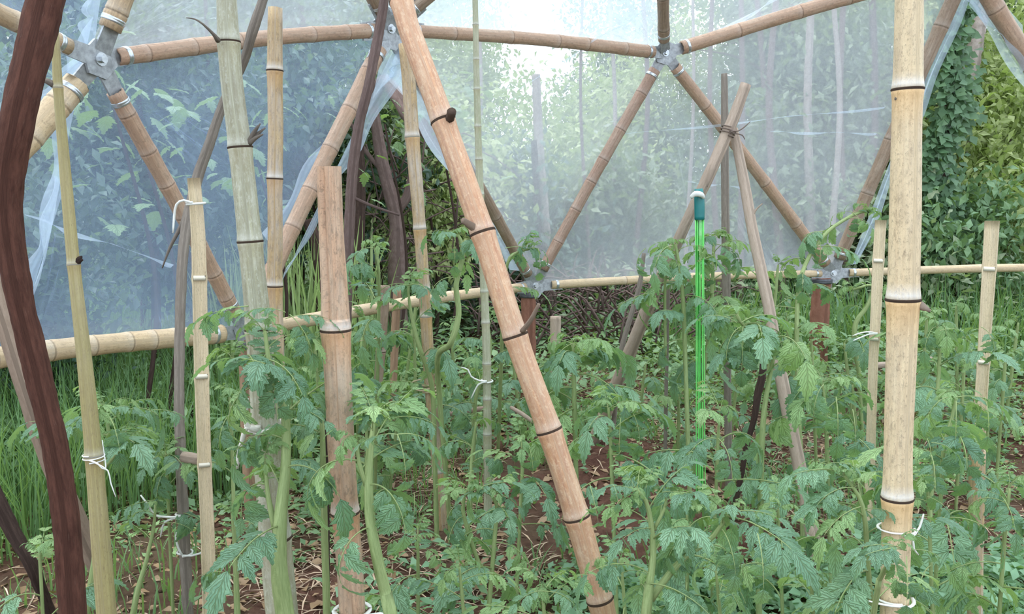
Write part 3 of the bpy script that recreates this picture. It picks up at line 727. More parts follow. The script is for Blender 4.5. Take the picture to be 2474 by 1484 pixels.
stake('diagonal', 'bamboo_pole', 'big reddish bamboo pole slanting across the middle',
      [(850, -330, 2.3, 52), (958, -40, 2.05, 54), (985, 60, 2.0, 54), (1068, 285, 1.95, 56), (1166, 562, 1.9, 58), (1245, 812, 1.87, 57), (1327, 1040, 1.85, 58), (1394, 1250, 1.83, 59), (1449, 1448, 1.82, 60), (1462, 1500, 1.82, 60)],
      [4, -180, 292, 562, 812, 1040, 1250, 1449], 'red', nh=.3, cat='pole')
stake('greenthin', 'bamboo_cane', 'thin green many jointed bamboo cane behind the diagonal pole',
      [(1140, -260, 2.75, 10), (1147, -40, 2.75, 13), (1152, 215, 2.75, 15), (1157, 385, 2.75, 17), (1162, 520, 2.75, 19), (1170, 700, 2.75, 19), (1176, 880, 2.75, 20), (1178, 1130, 2.75, 20)],
      [60, 144, 216, 306, 386, 470, 560, 640, 705, 780, 880, 965, 1050], 'green', cat='cane', nodemat='node_pale', nh=.35)
stake('stub_left', 'bamboo_stake', 'short brown bamboo stake in front of the low strut, left of yellow stake',
      [(930, 690, 3.5, 24), (925, 780, 3.5, 24), (916, 900, 3.5, 22), (906, 1010, 3.5, 20)], [725, 850], 'brown')
branch('reddish_stub', 'short_post', 'short reddish stub post right of the brown stake',
       [(960, 700, 3.9, 20), (955, 800, 3.9, 20), (950, 930, 3.9, 18)], 'post_tan', cat='post', rough=.06)
branch('cut_stub', 'cut_stump', 'short pale cut stump outside, right of the middle hub post',
       [(1342, 765, 4.9, 26), (1342, 860, 4.9, 26), (1340, 940, 4.9, 24)], 'pole_pale', cat='post', rough=.05)
# tepee on the right
branch('tp_dark', 'bamboo_cane', 'upright dark mottled cane in the tied tepee, thin topped',
       [(1750, 178, 3.35, 15), (1751, 300, 3.35, 18), (1752, 470, 3.35, 19), (1754, 640, 3.35, 21), (1756, 800, 3.3, 20), (1758, 960, 3.3, 18)], 'bark_grey', cat='cane', rough=.08)
branch('tp_left', 'leaning_pole', 'pale pole leaning down to the left from the tepee knot',
       [(1802, 203, 3.15, 26), (1778, 270, 3.15, 28), (1745, 350, 3.15, 30), (1705, 440, 3.15, 28), (1655, 545, 3.2, 26), (1605, 655, 3.3, 30), (1565, 745, 3.4, 32), (1520, 855, 3.5, 32), (1488, 935, 3.6, 32)], 'pole_pale',
       twigs=[[(1722, 400, 3.1, 14), (1716, 425, 3.1, 12), (1708, 452, 3.1, 3)]], rough=.06)
branch('tp_right', 'leaning_pole', 'pale peeled pole leaning down to the right from the tepee knot',
       [(1772, 312, 3.2, 22), (1798, 440, 3.15, 26), (1815, 540, 3.1, 26), (1836, 640, 3.05, 28), (1857, 740, 3.0, 28), (1880, 870, 2.95, 30), (1905, 1000, 2.9, 32), (1930, 1120, 2.85, 32), (1945, 1200, 2.8, 32)], 'pole_pale',
       twigs=[[(1812, 545, 3.1, 9), (1820, 520, 3.1, 6), (1828, 505, 3.1, 5), (1842, 492, 3.1, 3)]], rough=.06)
branch('dark_stick', 'dark_stick', 'dark crooked stick leaning behind the tomato stem, right middle',
       [(1848, 820, 2.75, 16), (1842, 900, 2.75, 18), (1830, 960, 2.75, 18), (1822, 1010, 2.75, 15), (1808, 1060, 2.75, 13), (1798, 1110, 2.75, 14)], 'bark_dark', cat='stick', rough=.25)
branch('grey_stick', 'grey_stick', 'thin grey stick left of the leaning tepee pole',
       [(1556, 612, 3.7, 9), (1545, 690, 3.7, 12), (1522, 770, 3.7, 13), (1500, 850, 3.7, 13), (1495, 900, 3.7, 12)], 'bark_grey', cat='stick', rough=.12)
stake('cream_big', 'bamboo_stake', 'thick cream bamboo stake, rightmost and nearest on the right',
      [(2200, -330, 1.38, 62), (2197, -60, 1.38, 64), (2196, 80, 1.38, 66), (2193, 215, 1.38, 68), (2190, 330, 1.38, 70), (2187, 520, 1.38, 72), (2182, 724, 1.38, 74), (2176, 900, 1.38, 68), (2170, 1080, 1.38, 66), (2168, 1200, 1.38, 68), (2164, 1350, 1.38, 66), (2160, 1490, 1.38, 66)],
      [216, 724, 1203], 'cream')
stub('cream_big', 734, 0.6, 0.025, 0.009, 'pole_pale', lean=-0.6, parts=4); stub('cream_big', 240, -0.8, 0.008, 0.006, 'bark_grey', lean=-0.4, parts=3)
lath('lath2', 'split bamboo stake just left of the thick cream stake', [(2128, 532, 2.7, 26), (2122, 630, 2.7, 26), (2115, 780, 2.7, 24), (2110, 870, 2.7, 22), (2106, 1000, 2.7, 22)], [630, 820])
lath('lath3', 'split bamboo stake at the far right edge of the beds', [(2397, 534, 2.8, 33), (2390, 650, 2.8, 31), (2380, 800, 2.8, 28), (2376, 876, 2.8, 28), (2368, 1000, 2.8, 28), (2362, 1150, 2.8, 28)], [650, 876])
stake('stub_right', 'bamboo_stake', 'short brown ground stake with ragged top, lower right', [(2362, 1088, 2.0, 36), (2360, 1160, 2.0, 36), (2358, 1300, 2.0, 34)], [], 'yellow')
branch('mid_thin', 'thin_stake', 'thin dark stake beside the green stem, left of the split top stake',
       [(787, 1010, 1.8, 15), (788, 1200, 1.8, 15), (790, 1490, 1.8, 16)], 'bark_dark', cat='stake', rough=.1)
branch('mid_thin2', 'thin_stake', 'slim upright stake left of the green cords, far bed',
       [(1615, 690, 3.4, 8), (1612, 800, 3.4, 9), (1610, 920, 3.4, 9)], 'bark_grey', cat='stake', rough=.1)
branch('short_slab', 'short_slab', 'short pale wood slab lying against the cream lath',
       [(443, 1104, 2.05, 26), (465, 1108, 2.04, 28), (492, 1112, 2.03, 24)], 'pole_pale', cat='wood piece', rough=.03, ground=False)
branch('lying1', 'lying_stick', 'pale stick lying on the ground right of the thick cream stake',
       [(2100, 885, 4.1, 14), (2170, 878, 4.1, 16), (2250, 868, 4.15, 13)], 'pole_pale', cat='stick', rough=.12, ground=False)
branch('lying2', 'lying_stick', 'brown stick lying on red soil left of the green cane',
       [(1080, 1001, 3.15, 12), (1130, 993, 3.2, 13), (1185, 985, 3.25, 12)], 'pole_pink', cat='stick', rough=.1, ground=False)
branch('lying3', 'lying_stick', 'pale stick lying on red soil right of the green cane',
       [(1235, 985, 3.3, 9), (1265, 1003, 3.2, 10), (1300, 1028, 3.1, 8)], 'pole_pale', cat='stick', rough=.1, ground=False)
Q, q = px_path([(1118, 532, 1.86, 14), (1140, 545, 1.88, 20), (1168, 562, 1.9, 24)], False)
link('twig_stub', tube_mesh('twig_stub', Q, q, M['pole_pink'], sides=8, step=0.008, rough=.3), STAKES['diagonal'][3])
Q, q = px_path([(1092, 268, 1.9, 22), (1088, 285, 1.92, 22), (1075, 296, 1.95, 24)], False)
link('twig_stub', tube_mesh('twig_stub', Q, q, M['node_dark'], sides=8, step=0.008, rough=.2), STAKES['diagonal'][3])
Q, q = px_path([(1302, 735, 1.8, 8), (1285, 770, 1.82, 12), (1262, 800, 1.85, 14)], False)
link('twig_stub', tube_mesh('twig_stub', Q, q, M['pole_pink'], sides=8, step=0.008, rough=.2), STAKES['diagonal'][3])

# grey cloth bundle in the corner
def cloth():
    V = []; Fc = []; n = 18; rs = 11
    c0 = W(-30, 1400, 1.85)
    for i in range(n):
        for j in range(n):
            x = (i/(n-1)-.5)*0.34; y = (j/(n-1)-.5)*0.3
            z = 0.16*math.exp(-(x*x+y*y)*14)+0.03*noise.noise(Vector((x*14, y*14, 2)))
            V.append(Vector((c0.x+x, c0.y+y, gz(c0.x+x, c0.y+y)+z)))
    for i in range(n-1):
        for j in range(n-1): Fc.append((i*n+j, (i+1)*n+j, (i+1)*n+j+1, i*n+j+1))
    o = link('crumpled_sheet', mesh('crumpled_sheet', V, Fc, M['cloth'], uv=[(v.x, v.y) for v in V]))
    tag(o, 'grey purple crumpled sheet in the lower left corner', 'sheet')
cloth()

# ties
tie('white twine tying the cream lath to the forked branch', 'lath1', 492, 1.6, r=0.003, tails=[[(-20, -8), (-38, 2), (-45, 30), (-50, 70)]], spread=.004)
tie('white string round the olive stake', 'olive', 1105, 2, r=0.0012, tails=[[(20, 8), (45, 25), (50, 55), (60, 90)], [(20, 6), (40, 22), (36, -50)]])
tie('grey rag knotted round the mottled grey green stake', 'grey', 1030, 1.5, 'rag', r=0.0055, tails=[[(-30, -10), (-45, 30), (-52, 60), (-58, 90)], [(-28, -12), (-32, -50), (-26, -80)]], name='rag_tie', spread=.01)
tie('white string linking forked branch and lath near the ground', 'forked', 1335, 1, r=0.003, tails=[[(25, 0), (50, -8), (70, -12)], [(-8, -20), (-12, -50), (-4, -65)]])
tie('white string on the forked branch at knee height', 'forked', 1243, 1, r=0.003, tails=[[(-20, 0), (-60, -5), (-75, -30), (-92, -55)], [(-30, 8), (-42, 20), (-50, 50)]])
tie('white plastic strap round the front bamboo stake at the frame bottom', 'slotted', 1474, 1, r=0.006, flat=.4, tails=[[(40, -8), (75, -14), (98, -8)], [(40, 6), (70, 0), (98, -6)]], spread=.004)
tie('tan twine wound on the yellow stake', 'yellow', 940, 3, 'twine_tan', r=0.0035, tails=[[(-30, -2), (-42, -20), (-20, -28)]], spread=.012)
tie('white string on the thin green cane', 'greenthin', 920, 1, r=0.003, tails=[[(-20, -4), (-38, -14), (-45, -30), (-62, -36)], [(-20, 6), (-38, 40)]])
tie('thin string across to the short brown stake', 'stub_left', 818, 1, 'twine_tan', r=0.0018, tails=[[(-20, -2), (-60, 6), (-78, 10)]])
tie('rusty wire binding the tops of the tepee poles', 'tp_left', 318, 3, 'wire', r=0.0022, tails=[[(20, 0), (35, -10), (48, -22)], [(14, 6), (30, 10), (36, 20)]], spread=.01, name='wire_tie')
tie('white strip round the thick cream stake, upper', 'cream_big', 1278, 1, r=0.0028, flat=.5, tails=[[(26, -10), (36, -35), (40, -55)], [(18, 8), (22, 30), (34, 46)]])
tie('white strip round the thick cream stake, lower', 'cream_big', 1446, 1, r=0.0035, flat=.5, tails=[[(-30, -4), (-60, -10), (-82, -16)], [(10, 0), (24, 20)]])
tie('white cord tying the split stake by the red post', 'lath2', 805, 1, r=0.0024, tails=[[(-20, 0), (-45, 10), (-58, 16)], [(-20, -6), (-44, -2), (-60, 4)]])

# bundle of green cords hung from the leaning pole
def cords():
    d = 3.0; top = W(1690, 462, d); k = mpp(top)
    root = empty('cord_bundle', top, 'bright green cords with teal wrapped top, hanging from leaning pole', 'cord')
    V, Fc, UV = tube([W(1688, 456, d), W(1689, 475, d), W(1690, 500, d), W(1690, 531, d)], [10*k, 12*k, 12.5*k, 12*k], sides=16, step=.01)
    link('wrap', mesh('wrap', V, Fc, M['teal'], uv=UV), root)
    for i in range(9):
        x = -10+20*i/8; y = 0.006 if i % 2 else -0.003
        P = []
        for j, py in enumerate((528, 700, 900, 1050, 1205)):
            c = W(1690+x*(1-0.0*j)+(0, 0.5, 1, 1.5, 3)[j]+math.sin(i*2.1+j)*0.8, py, d); c.y += y; P.append(c)
        g = gz(P[-1].x, P[-1].y)
        if P[-1].z < g: P[-1].z = g+0.005
        link('cord', tube_mesh('cord', P, [1.35*k]*5, M['cord'] if i % 2 == 0 else M['cord2'], sides=6, step=.05), root)
    kn = tube_mesh('knot', [W(1668, 478, d-.03), W(1680, 468, d-.035), W(1694, 470, d-.03), W(1700, 478, d-.02)], [4*k, 7*k, 7*k, 4*k], M['twine'], sides=8, step=.006, rough=.2)
    link('knot', kn, root)
cords()

# ------------------------------------------------------------------ tomato leaves
def leaflet(V, Fc, UV, MI, mat4, L, wd, fold, curl, rs, rows=15, pinch=True):
    n0 = len(V); x = z = 0.0; pitch = 0.12; ph = rs.uniform(-.6, .6)
    for i in range(rows):
        t = i/(rows-1)
        w_ = wd*L*(math.sin(math.pi*min(1, t**0.72))**0.85)*(1.08-0.35*t)*(1+0.16*math.cos(t*6.28*3.2+ph))+0.004*L
        if i == rows-1: w_ = 0.002*L
        odd = i % 2
        ew = w_*(1.16 if odd else 0.78) if 0 < i < rows-1 else w_
        for u in (-1, -.5, 0, .5, 1):
            y = u*(ew if abs(u) == 1 else w_*0.95)
            xx = x+(0.05*L if (abs(u) == 1 and odd) else 0)+abs(u)*0.03*L
            zz = z+fold*abs(y)-0.9*fold*(abs(y)**2)/(wd*L+1e-6)*1.3+(0.012*L if abs(u) == .5 else 0)*(1 if odd else -0.3)+rs.uniform(-.014, .014)*L
            V.append(mat4 @ Vector((xx*1.0, y, zz))); UV.append((u*.5+.5, t))
        x += math.cos(pitch)*L/(rows-1); z += math.sin(pitch)*L/(rows-1); pitch -= curl/(rows-1)
    for i in range(rows-1):
        for k in range(4):
            a = n0+i*5+k; Fc.append((a, a+5, a+6, a+1)); MI.append(0)
def make_leaf(seed, droop=1.2, hang=0.5, pairs=3, wd=0.27, slender=1.0):
    rs = random.Random(seed); V = []; Fc = []; UV = []; MI = []
    n = 16; P = []; x = z = y = 0; pit = 0.25; yaw = 0
    H_ = []
    for i in range(n+1):
        P.append(Vector((x, y, z))); H_.append((pit, yaw))
        x += math.cos(pit)*math.cos(yaw)/n; y += math.sin(yaw)*math.cos(pit)/n; z += math.sin(pit)/n; pit -= droop/n; yaw += rs.uniform(-.03, .03)
    v, f, u = tube(P, [0.013*(1-.7*i/n) for i in range(n+1)], sides=5, step=0.2, cap=False, ref=Vector((0, 0, 1)))
    V += v; UV += u; Fc += f; MI += [1]*len(f)
    def place(t, side, L, ang, wdx=wd):
        i = min(n, int(t*n)); p = P[i]; pit, yaw = H_[i]
        base = Matrix.Rotation(yaw, 4, 'Z') @ Matrix.Rotation(-pit, 4, 'Y')
        m = Matrix.Translation(p) @ base @ Matrix.Rotation(side*ang, 4, 'Z') @ Matrix.Rotation(hang*rs.uniform(.4, 1.3), 4, 'Y') @ Matrix.Rotation(side*rs.uniform(-.1, .5), 4, 'X')
        leaflet(V, Fc, UV, MI, m @ Matrix.Translation((0.02*1, 0, 0)), L, wdx*slender, rs.uniform(.15, .45), rs.uniform(.4, 1.3), rs)
    ts = [0.40, 0.64, 0.86][-pairs:] if pairs < 4 else [.32, .5, .68, .86]
    Ls = [.34, .42, .40][-pairs:] if pairs < 4 else [.3, .38, .42, .38]
    for t, L in zip(ts, Ls):
        for s in (-1, 1):
            place(t+rs.uniform(-.02, .02), s, L*rs.uniform(.85, 1.12), rs.uniform(.85, 1.2))
    for t in (0.52, 0.75):
        for s in (-1, 1): place(t, s, rs.uniform(.10, .16), 1.2, .33)
    place(1.0, 0, rs.uniform(.46, .56), 0)
    return V, Fc, UV, MI
LEAF = {}
for mk in ('leaf', 'leaf_young'):
    LEAF[mk] = []
    for s, (dr, hg, pr, wd) in enumerate([(1.0, .35, 3, .27), (1.5, .6, 3, .25), (.7, .25, 4, .24), (1.9, .8, 3, .28), (1.3, .9, 2, .29), (.9, .5, 4, .26), (2.2, .5, 3, .24), (.5, .7, 3, .28)]):
        V, Fc, UV, MI = make_leaf(s+10, dr, hg, pr, wd)
        LEAF[mk].append(mesh('tomato_leaf', V, Fc, [M[mk], M['stem']], uv=UV, mi=MI))
def put_leaf(root, p, d, L, mk='leaf', var=None, roll=0.0, up=Vector((0, 0, 1)), rs=rnd, name='leaf'):
    me = LEAF[mk][var if var is not None else rs.randrange(8)]
    x = d.normalized(); y = up.cross(x)
    if y.length < 1e-3: y = Vector((0, 1, 0))
    y.normalize(); z = x.cross(y)
    m = Matrix((x, y, z)).transposed().to_4x4() @ Matrix.Rotation(roll, 4, 'X') @ Matrix.Scale(L, 4)
    m.translation = p
    o = bpy.data.objects.new(name, me); COL.objects.link(o); o.parent = root
    o.matrix_parent_inverse = Matrix.Translation(-root.location); o.matrix_basis = m
    return o
NPL = 0
def tomato(label, pts, L=0.2, n=9, f0=0.45, group=None, hero=(), seed=None, base=None, shoots=(), young=4, name='tomato_plant', up_el=0.9):
    """pts (px,py,depth,width px) top to bottom"""
    global NPL
    NPL += 1; rs = random.Random(seed if seed is not None else NPL*13+5)
    P0, R0 = px_path(pts, True)
    b = P0[-1]; root = empty(name, (b.x, b.y, gz(b.x, b.y)), label, 'plant', group)
    link('stem', tube_mesh('stem', P0, R0, M['stem'], sides=9, step=0.02, rough=.06, seed=NPL), root)
    P, Rr, S = smooth_path(P0, R0, 0.02); Lt = S[-1]
    def crown(P, S, n, L, f0):
        ln = S[-1]; az = rs.uniform(0, 6.28)
        for i in range(n):
            f = i/max(1, n-1); s = ln*f0*f**1.2
            p, t = point_at(P, S, s+0.005); az += 2.4+rs.uniform(-.35, .35)
            el = up_el*(1-f)+rs.uniform(-.25, .25)
            d = Vector((math.cos(az)*math.cos(el), math.sin(az)*math.cos(el), math.sin(el)))
            LL = L*(0.5+0.5*min(1, f*2.2))*rs.uniform(.8, 1.15)
            put_leaf(root, p, d, LL, rs=rs, mk='leaf_young' if (f < 0.25 or rs.random() < .2) else 'leaf')
        # growing tip
        for k in range(young):
            az += 2.4; el = rs.uniform(.5, 1.3); p = P[0]
            put_leaf(root, p, Vector((math.cos(az)*math.cos(el), math.sin(az)*math.cos(el), math.sin(el))), L*rs.uniform(.22, .4), 'leaf_young', rs=rs)
    crown(P, S, n, L, f0)
    for sh, n2, f2 in shoots:
        Q, q = px_path(sh, False); link('side_shoot', tube_mesh('side_shoot', Q, q, M['stem'], sides=8, step=.02), root)
        QP, qr, QS = smooth_path(Q, q, .02); crown(QP, QS, n2, L*.85, f2)
    for h in hero:      # (px0,py0,d0, px1,py1,d1, variant, roll)
        a = W(*h[:3]); c = W(*h[3:6]); put_leaf(root, a, c-a, (c-a).length/1.25, 'leaf' if len(h) < 9 else h[8], h[6], h[7], rs=rs)
    return root

# front row
tomato('tomato plant with thick pale stem in front of the mottled stake',
       [(640, 800, 1.6, 9), (655, 900, 1.58, 14), (688, 1000, 1.56, 20), (690, 1130, 1.54, 25), (678, 1250, 1.52, 32), (676, 1380, 1.5, 40), (690, 1490, 1.5, 46)], L=.17, n=9, f0=.36,
       shoots=[([(560, 870, 1.62, 6), (620, 905, 1.6, 8), (665, 960, 1.57, 10)], 4, .7), ([(640, 1110, 1.55, 6), (648, 1200, 1.54, 12), (668, 1290, 1.53, 18)], 2, .3)],
       hero=[(690, 755, 1.6, 580, 740, 1.55, 2, 0), (700, 760, 1.6, 780, 860, 1.55, 0, .2), (640, 880, 1.5, 480, 860, 1.5, 2, .3), (650, 870, 1.55, 760, 940, 1.45, 0, 0), (640, 900, 1.5, 510, 960, 1.45, 1, 0),
             (600, 740, 1.6, 440, 790, 1.6, 7, .4), (690, 770, 1.6, 820, 760, 1.6, 2, 0), (700, 990, 1.5, 800, 1000, 1.45, 0, .3), (640, 890, 1.55, 700, 960, 1.4, 3, 0)])
tomato('tomato plant with forked stem and broad crown, right of the split top stake',
       [(905, 1010, 1.5, 9), (898, 1060, 1.48, 14), (890, 1130, 1.46, 22), (893, 1240, 1.44, 25), (912, 1350, 1.42, 28), (936, 1450, 1.42, 30), (945, 1490, 1.42, 32)], L=.15, n=7, f0=.2,
       shoots=[([(862, 1070, 1.46, 8), (868, 1120, 1.45, 10), (886, 1180, 1.45, 12)], 2, .5)],
       hero=[(960, 1050, 1.4, 850, 1065, 1.36, 2, .2), (960, 1050, 1.4, 1085, 1060, 1.42, 0, 0), (960, 1050, 1.4, 1000, 1180, 1.33, 4, 0), (900, 1020, 1.5, 860, 930, 1.6, 2, 0), (900, 1010, 1.5, 1050, 970, 1.55, 2, 0),
             (905, 1010, 1.48, 1000, 935, 1.7, 5, 0), (1000, 1190, 1.35, 1005, 1290, 1.34, 4, 0), (950, 1010, 1.5, 1090, 1010, 1.5, 0, .3), (900, 1040, 1.45, 850, 985, 1.4, 2, .3), (930, 1010, 1.45, 880, 985, 1.4, 5, 0)])
tomato('slender tomato plant rising close left of the split top stake',
       [(765, 960, 1.75, 7), (778, 1030, 1.72, 12), (781, 1150, 1.7, 15), (784, 1280, 1.68, 17), (790, 1490, 1.66, 19)], L=.13, n=5, f0=.2, hero=[(775, 985, 1.7, 745, 1010, 1.6, 7, 0)])
tomato('tomato plant at left with long side leaves in front of the olive stake',
       [(255, 985, 1.95, 6), (262, 1060, 1.93, 9), (248, 1130, 1.9, 15), (243, 1200, 1.88, 20), (232, 1340, 1.86, 18), (215, 1440, 1.85, 16)], L=.17, n=6, f0=.15,
       shoots=[([(300, 1070, 1.9, 5), (275, 1105, 1.9, 8), (252, 1130, 1.9, 10)], 1, .3)],
       hero=[(240, 1000, 1.85, 150, 1010, 1.75, 0, 0), (250, 1000, 1.9, 330, 960, 1.9, 0, 0), (265, 1010, 1.85, 300, 1080, 1.75, 4, 0), (290, 985, 2.0, 400, 960, 2.1, 7, 0), (370, 990, 2.0, 460, 1010, 2.0, 7, 0), (240, 990, 1.8, 160, 980, 1.9, 2, 0)])
tomato('young tomato plant left of the forked branch, tied with white string',
       [(375, 1220, 2.1, 5), (372, 1270, 2.1, 8), (355, 1350, 2.08, 10), (335, 1420, 2.06, 13), (320, 1490, 2.05, 14)], L=.1, n=4, f0=.2, young=2)
tomato('small leafy tomato between the forked branch and the left plant',
       [(400, 1095, 2.2, 6), (405, 1180, 2.2, 7), (410, 1290, 2.2, 8)], L=.14, n=6, f0=.3, hero=[(400, 1100, 2.2, 330, 1120, 2.1, 0, 0), (400, 1100, 2.2, 455, 1110, 2.1, 0, 0)])
tomato('tomato plant between the cream lath and the mottled stake',
       [(555, 960, 2.1, 6), (560, 1050, 2.1, 8), (565, 1250, 2.05, 10)], L=.15, n=4, f0=.4, hero=[(560, 1000, 2.1, 500, 1060, 1.95, 1, 0)])
tomato('low tomato plant right of the cream lath foot', [(560, 1240, 1.9, 6), (570, 1350, 1.9, 8), (575, 1440, 1.9, 8)], L=.11, n=4, f0=.5)
tomato('tomato plant in the lower left corner beside the sheet', [(95, 1330, 1.6, 6), (100, 1420, 1.6, 8)], L=.12, n=6, f0=.5)
# centre behind
tomato('tall curving tomato vine behind the diagonal pole with hooked top',
       [(1085, 575, 2.5, 8), (1108, 570, 2.5, 9), (1117, 620, 2.5, 12), (1102, 690, 2.5, 13), (1108, 760, 2.5, 14), (1088, 830, 2.5, 15), (1058, 862, 2.6, 14), (1062, 960, 2.7, 13), (1075, 1120, 2.75, 12)], L=.13, n=5, f0=.12,
       hero=[(1100, 570, 2.5, 1062, 560, 2.4, 7, 0), (1100, 575, 2.5, 1095, 640, 2.4, 4, 0)])
tomato('tomato plant with narrow curled top in front of the dark trunks',
       [(905, 600, 2.75, 5), (915, 650, 2.75, 7), (915, 760, 2.8, 8), (912, 900, 2.85, 9)], L=.16, n=8, f0=.35, hero=[(880, 610, 2.75, 865, 680, 2.6, 4, 0), (905, 600, 2.7, 830, 610, 2.6, 0, 0)])
tomato('tomato plant leaning on the yellow stake, with kinked stem',
       [(985, 690, 2.75, 5), (992, 750, 2.75, 8), (1010, 830, 2.75, 11), (1035, 900, 2.78, 12), (1046, 960, 2.8, 12), (1050, 1100, 2.8, 12)], L=.16, n=10, f0=.5,
       hero=[(985, 690, 2.7, 1060, 690, 2.6, 0, 0), (985, 690, 2.7, 930, 700, 2.6, 2, 0)])
tomato('bushy tomato plant left of the yellow stake, low', [(880, 780, 2.9, 5), (882, 870, 2.9, 8), (885, 1000, 2.9, 8)], L=.17, n=9, f0=.6)
tomato('tomato plant arching over the low strut at centre',
       [(1175, 760, 3.0, 5), (1185, 840, 3.0, 8), (1172, 900, 3.0, 9), (1150, 960, 3.0, 9), (1145, 1060, 3.0, 10)], L=.15, n=8, f0=.6)
tomato('leafy shoot crossing in front of the middle hub', [(1290, 600, 3.3, 5), (1250, 610, 3.3, 6), (1225, 640, 3.3, 8), (1215, 760, 3.4, 9), (1210, 900, 3.5, 9)], L=.14, n=5, f0=.2,
       hero=[(1220, 600, 3.3, 1330, 605, 3.3, 7, 0), (1300, 600, 3.3, 1310, 660, 3.2, 4, 0)])
tomato('broad crowned tomato plant right of the diagonal pole',
       [(1385, 830, 2.7, 8), (1386, 900, 2.7, 10), (1387, 960, 2.68, 12), (1390, 1080, 2.65, 12)], L=.22, n=12, f0=.25, up_el=.6,
       hero=[(1385, 830, 2.7, 1300, 890, 2.6, 0, 0), (1390, 830, 2.7, 1500, 860, 2.7, 2, 0), (1385, 825, 2.7, 1340, 850, 2.9, 2, 0), (1400, 830, 2.7, 1560, 840, 2.9, 5, 0)])
tomato('tomato plant with hanging leaves right of the leaning bamboo, middle',
       [(1470, 985, 2.3, 6), (1475, 1060, 2.3, 9), (1480, 1200, 2.25, 10)], L=.21, n=9, f0=.3, up_el=.5,
       hero=[(1450, 1000, 2.25, 1430, 1090, 2.2, 4, 0), (1500, 1010, 2.25, 1490, 1110, 2.15, 1, 0), (1530, 1000, 2.3, 1560, 1080, 2.2, 4, 0), (1480, 985, 2.3, 1630, 985, 2.4, 2, 0), (1470, 985, 2.3, 1380, 985, 2.4, 0, 0)])
tomato('tall tomato plant left of the green cords with drooping crown',
       [(1632, 590, 3.0, 7), (1640, 640, 3.0, 9), (1650, 720, 3.0, 10), (1655, 850, 3.0, 11), (1660, 1000, 2.95, 11)], L=.19, n=11, f0=.3, up_el=.5,
       shoots=[([(1608, 640, 2.95, 5), (1606, 740, 3.0, 8), (1608, 860, 3.0, 8)], 3, .3)],
       hero=[(1625, 595, 2.95, 1550, 620, 2.8, 1, 0), (1610, 600, 3.0, 1530, 690, 3.0, 3, 0), (1560, 600, 3.0, 1500, 680, 3.0, 1, 0)])
tomato('tall tomato plant behind the green cords',
       [(1725, 580, 3.25, 7), (1722, 660, 3.2, 9), (1715, 800, 3.15, 11), (1700, 900, 3.1, 11), (1695, 1040, 3.1, 11)], L=.21, n=13, f0=.4,
       hero=[(1730, 590, 3.2, 1800, 620, 3.1, 0, 0), (1730, 580, 3.2, 1690, 560, 3.1, 5, 0), (1760, 600, 3.2, 1820, 640, 3.1, 1, 0), (1710, 640, 3.15, 1700, 720, 3.1, 4, 0)])
tomato('broad tomato plant with big dark crown right of the green cords',
       [(1780, 760, 2.35, 8), (1800, 790, 2.35, 9), (1850, 800, 2.35, 8), (1872, 830, 2.35, 9), (1862, 900, 2.33, 10), (1848, 980, 2.3, 13), (1840, 1080, 2.28, 15), (1838, 1200, 2.25, 15)], L=.2, n=10, f0=.16, up_el=.4,
       hero=[(1790, 790, 2.3, 1710, 860, 2.2, 3, 0), (1795, 790, 2.3, 1790, 890, 2.15, 1, 0), (1800, 790, 2.3, 1870, 850, 2.2, 3, 0), (1780, 780, 2.3, 1670, 740, 2.3, 0, 0), (1780, 760, 2.35, 1700, 790, 2.3, 7, 0), (1790, 780, 2.3, 1900, 750, 2.4, 2, 0), (1800, 800, 2.3, 1830, 920, 2.2, 4, 0)])
tomato('small tomato seedling row under the green cords', [(1740, 990, 2.2, 5), (1735, 1060, 2.2, 8), (1730, 1190, 2.2, 8)], L=.2, n=7, f0=.4,
       hero=[(1730, 1060, 2.1, 1640, 1080, 2.0, 0, 0), (1735, 1060, 2.1, 1800, 1150, 1.95, 1, 0), (1710, 1000, 2.2, 1800, 985, 2.2, 2, 0)])
tomato('trailing tomato vine climbing over the right low hub',
       [(2095, 510, 3.4, 6), (2060, 520, 3.4, 8), (2000, 560, 3.35, 9), (1955, 620, 3.3, 10), (1930, 700, 3.2, 11), (1925, 850, 3.1, 12), (1930, 1000, 3.0, 12)], L=.18, n=14, f0=.6, up_el=.3,
       hero=[(2000, 560, 3.35, 1900, 570, 3.3, 1, 0), (2060, 515, 3.4, 2110, 560, 3.3, 3, 0), (1980, 580, 3.3, 1990, 660, 3.2, 3, 0), (2060, 515, 3.4, 2120, 500, 3.4, 2, 0)])
tomato('tomato plant with curved stem between red post and split stake',
       [(2060, 700, 3.0, 6), (2108, 690, 3.0, 7), (2095, 740, 3.0, 10), (2068, 780, 3.0, 12), (2065, 840, 3.0, 13), (2075, 900, 3.0, 10), (2080, 1000, 3.0, 10)], L=.15, n=9, f0=.8, up_el=.3)
tomato('tomato plant right of the leaning peeled pole, mid right',
       [(1985, 920, 2.3, 7), (1995, 1000, 2.28, 9), (2000, 1160, 2.25, 10)], L=.2, n=11, f0=.4, up_el=.4,
       hero=[(1990, 930, 2.2, 1935, 1010, 2.1, 3, 0), (2020, 960, 2.2, 2030, 1060, 2.05, 4, 0), (1990, 920, 2.3, 1890, 950, 2.2, 5, 0), (2000, 920, 2.3, 2100, 920, 2.3, 2, 0), (2060, 990, 2.1, 2075, 1090, 2.0, 4, 0)])
tomato('tomato plant in the far right bed behind the thick cream stake',
       [(2265, 790, 2.6, 6), (2270, 860, 2.6, 9), (2262, 1000, 2.55, 9)], L=.2, n=11, f0=.4, hero=[(2270, 800, 2.5, 2360, 790, 2.5, 0, 0), (2370, 790, 2.5, 2440, 850, 2.4, 1, 0), (2260, 790, 2.6, 2220, 830, 2.5, 4, 0)])
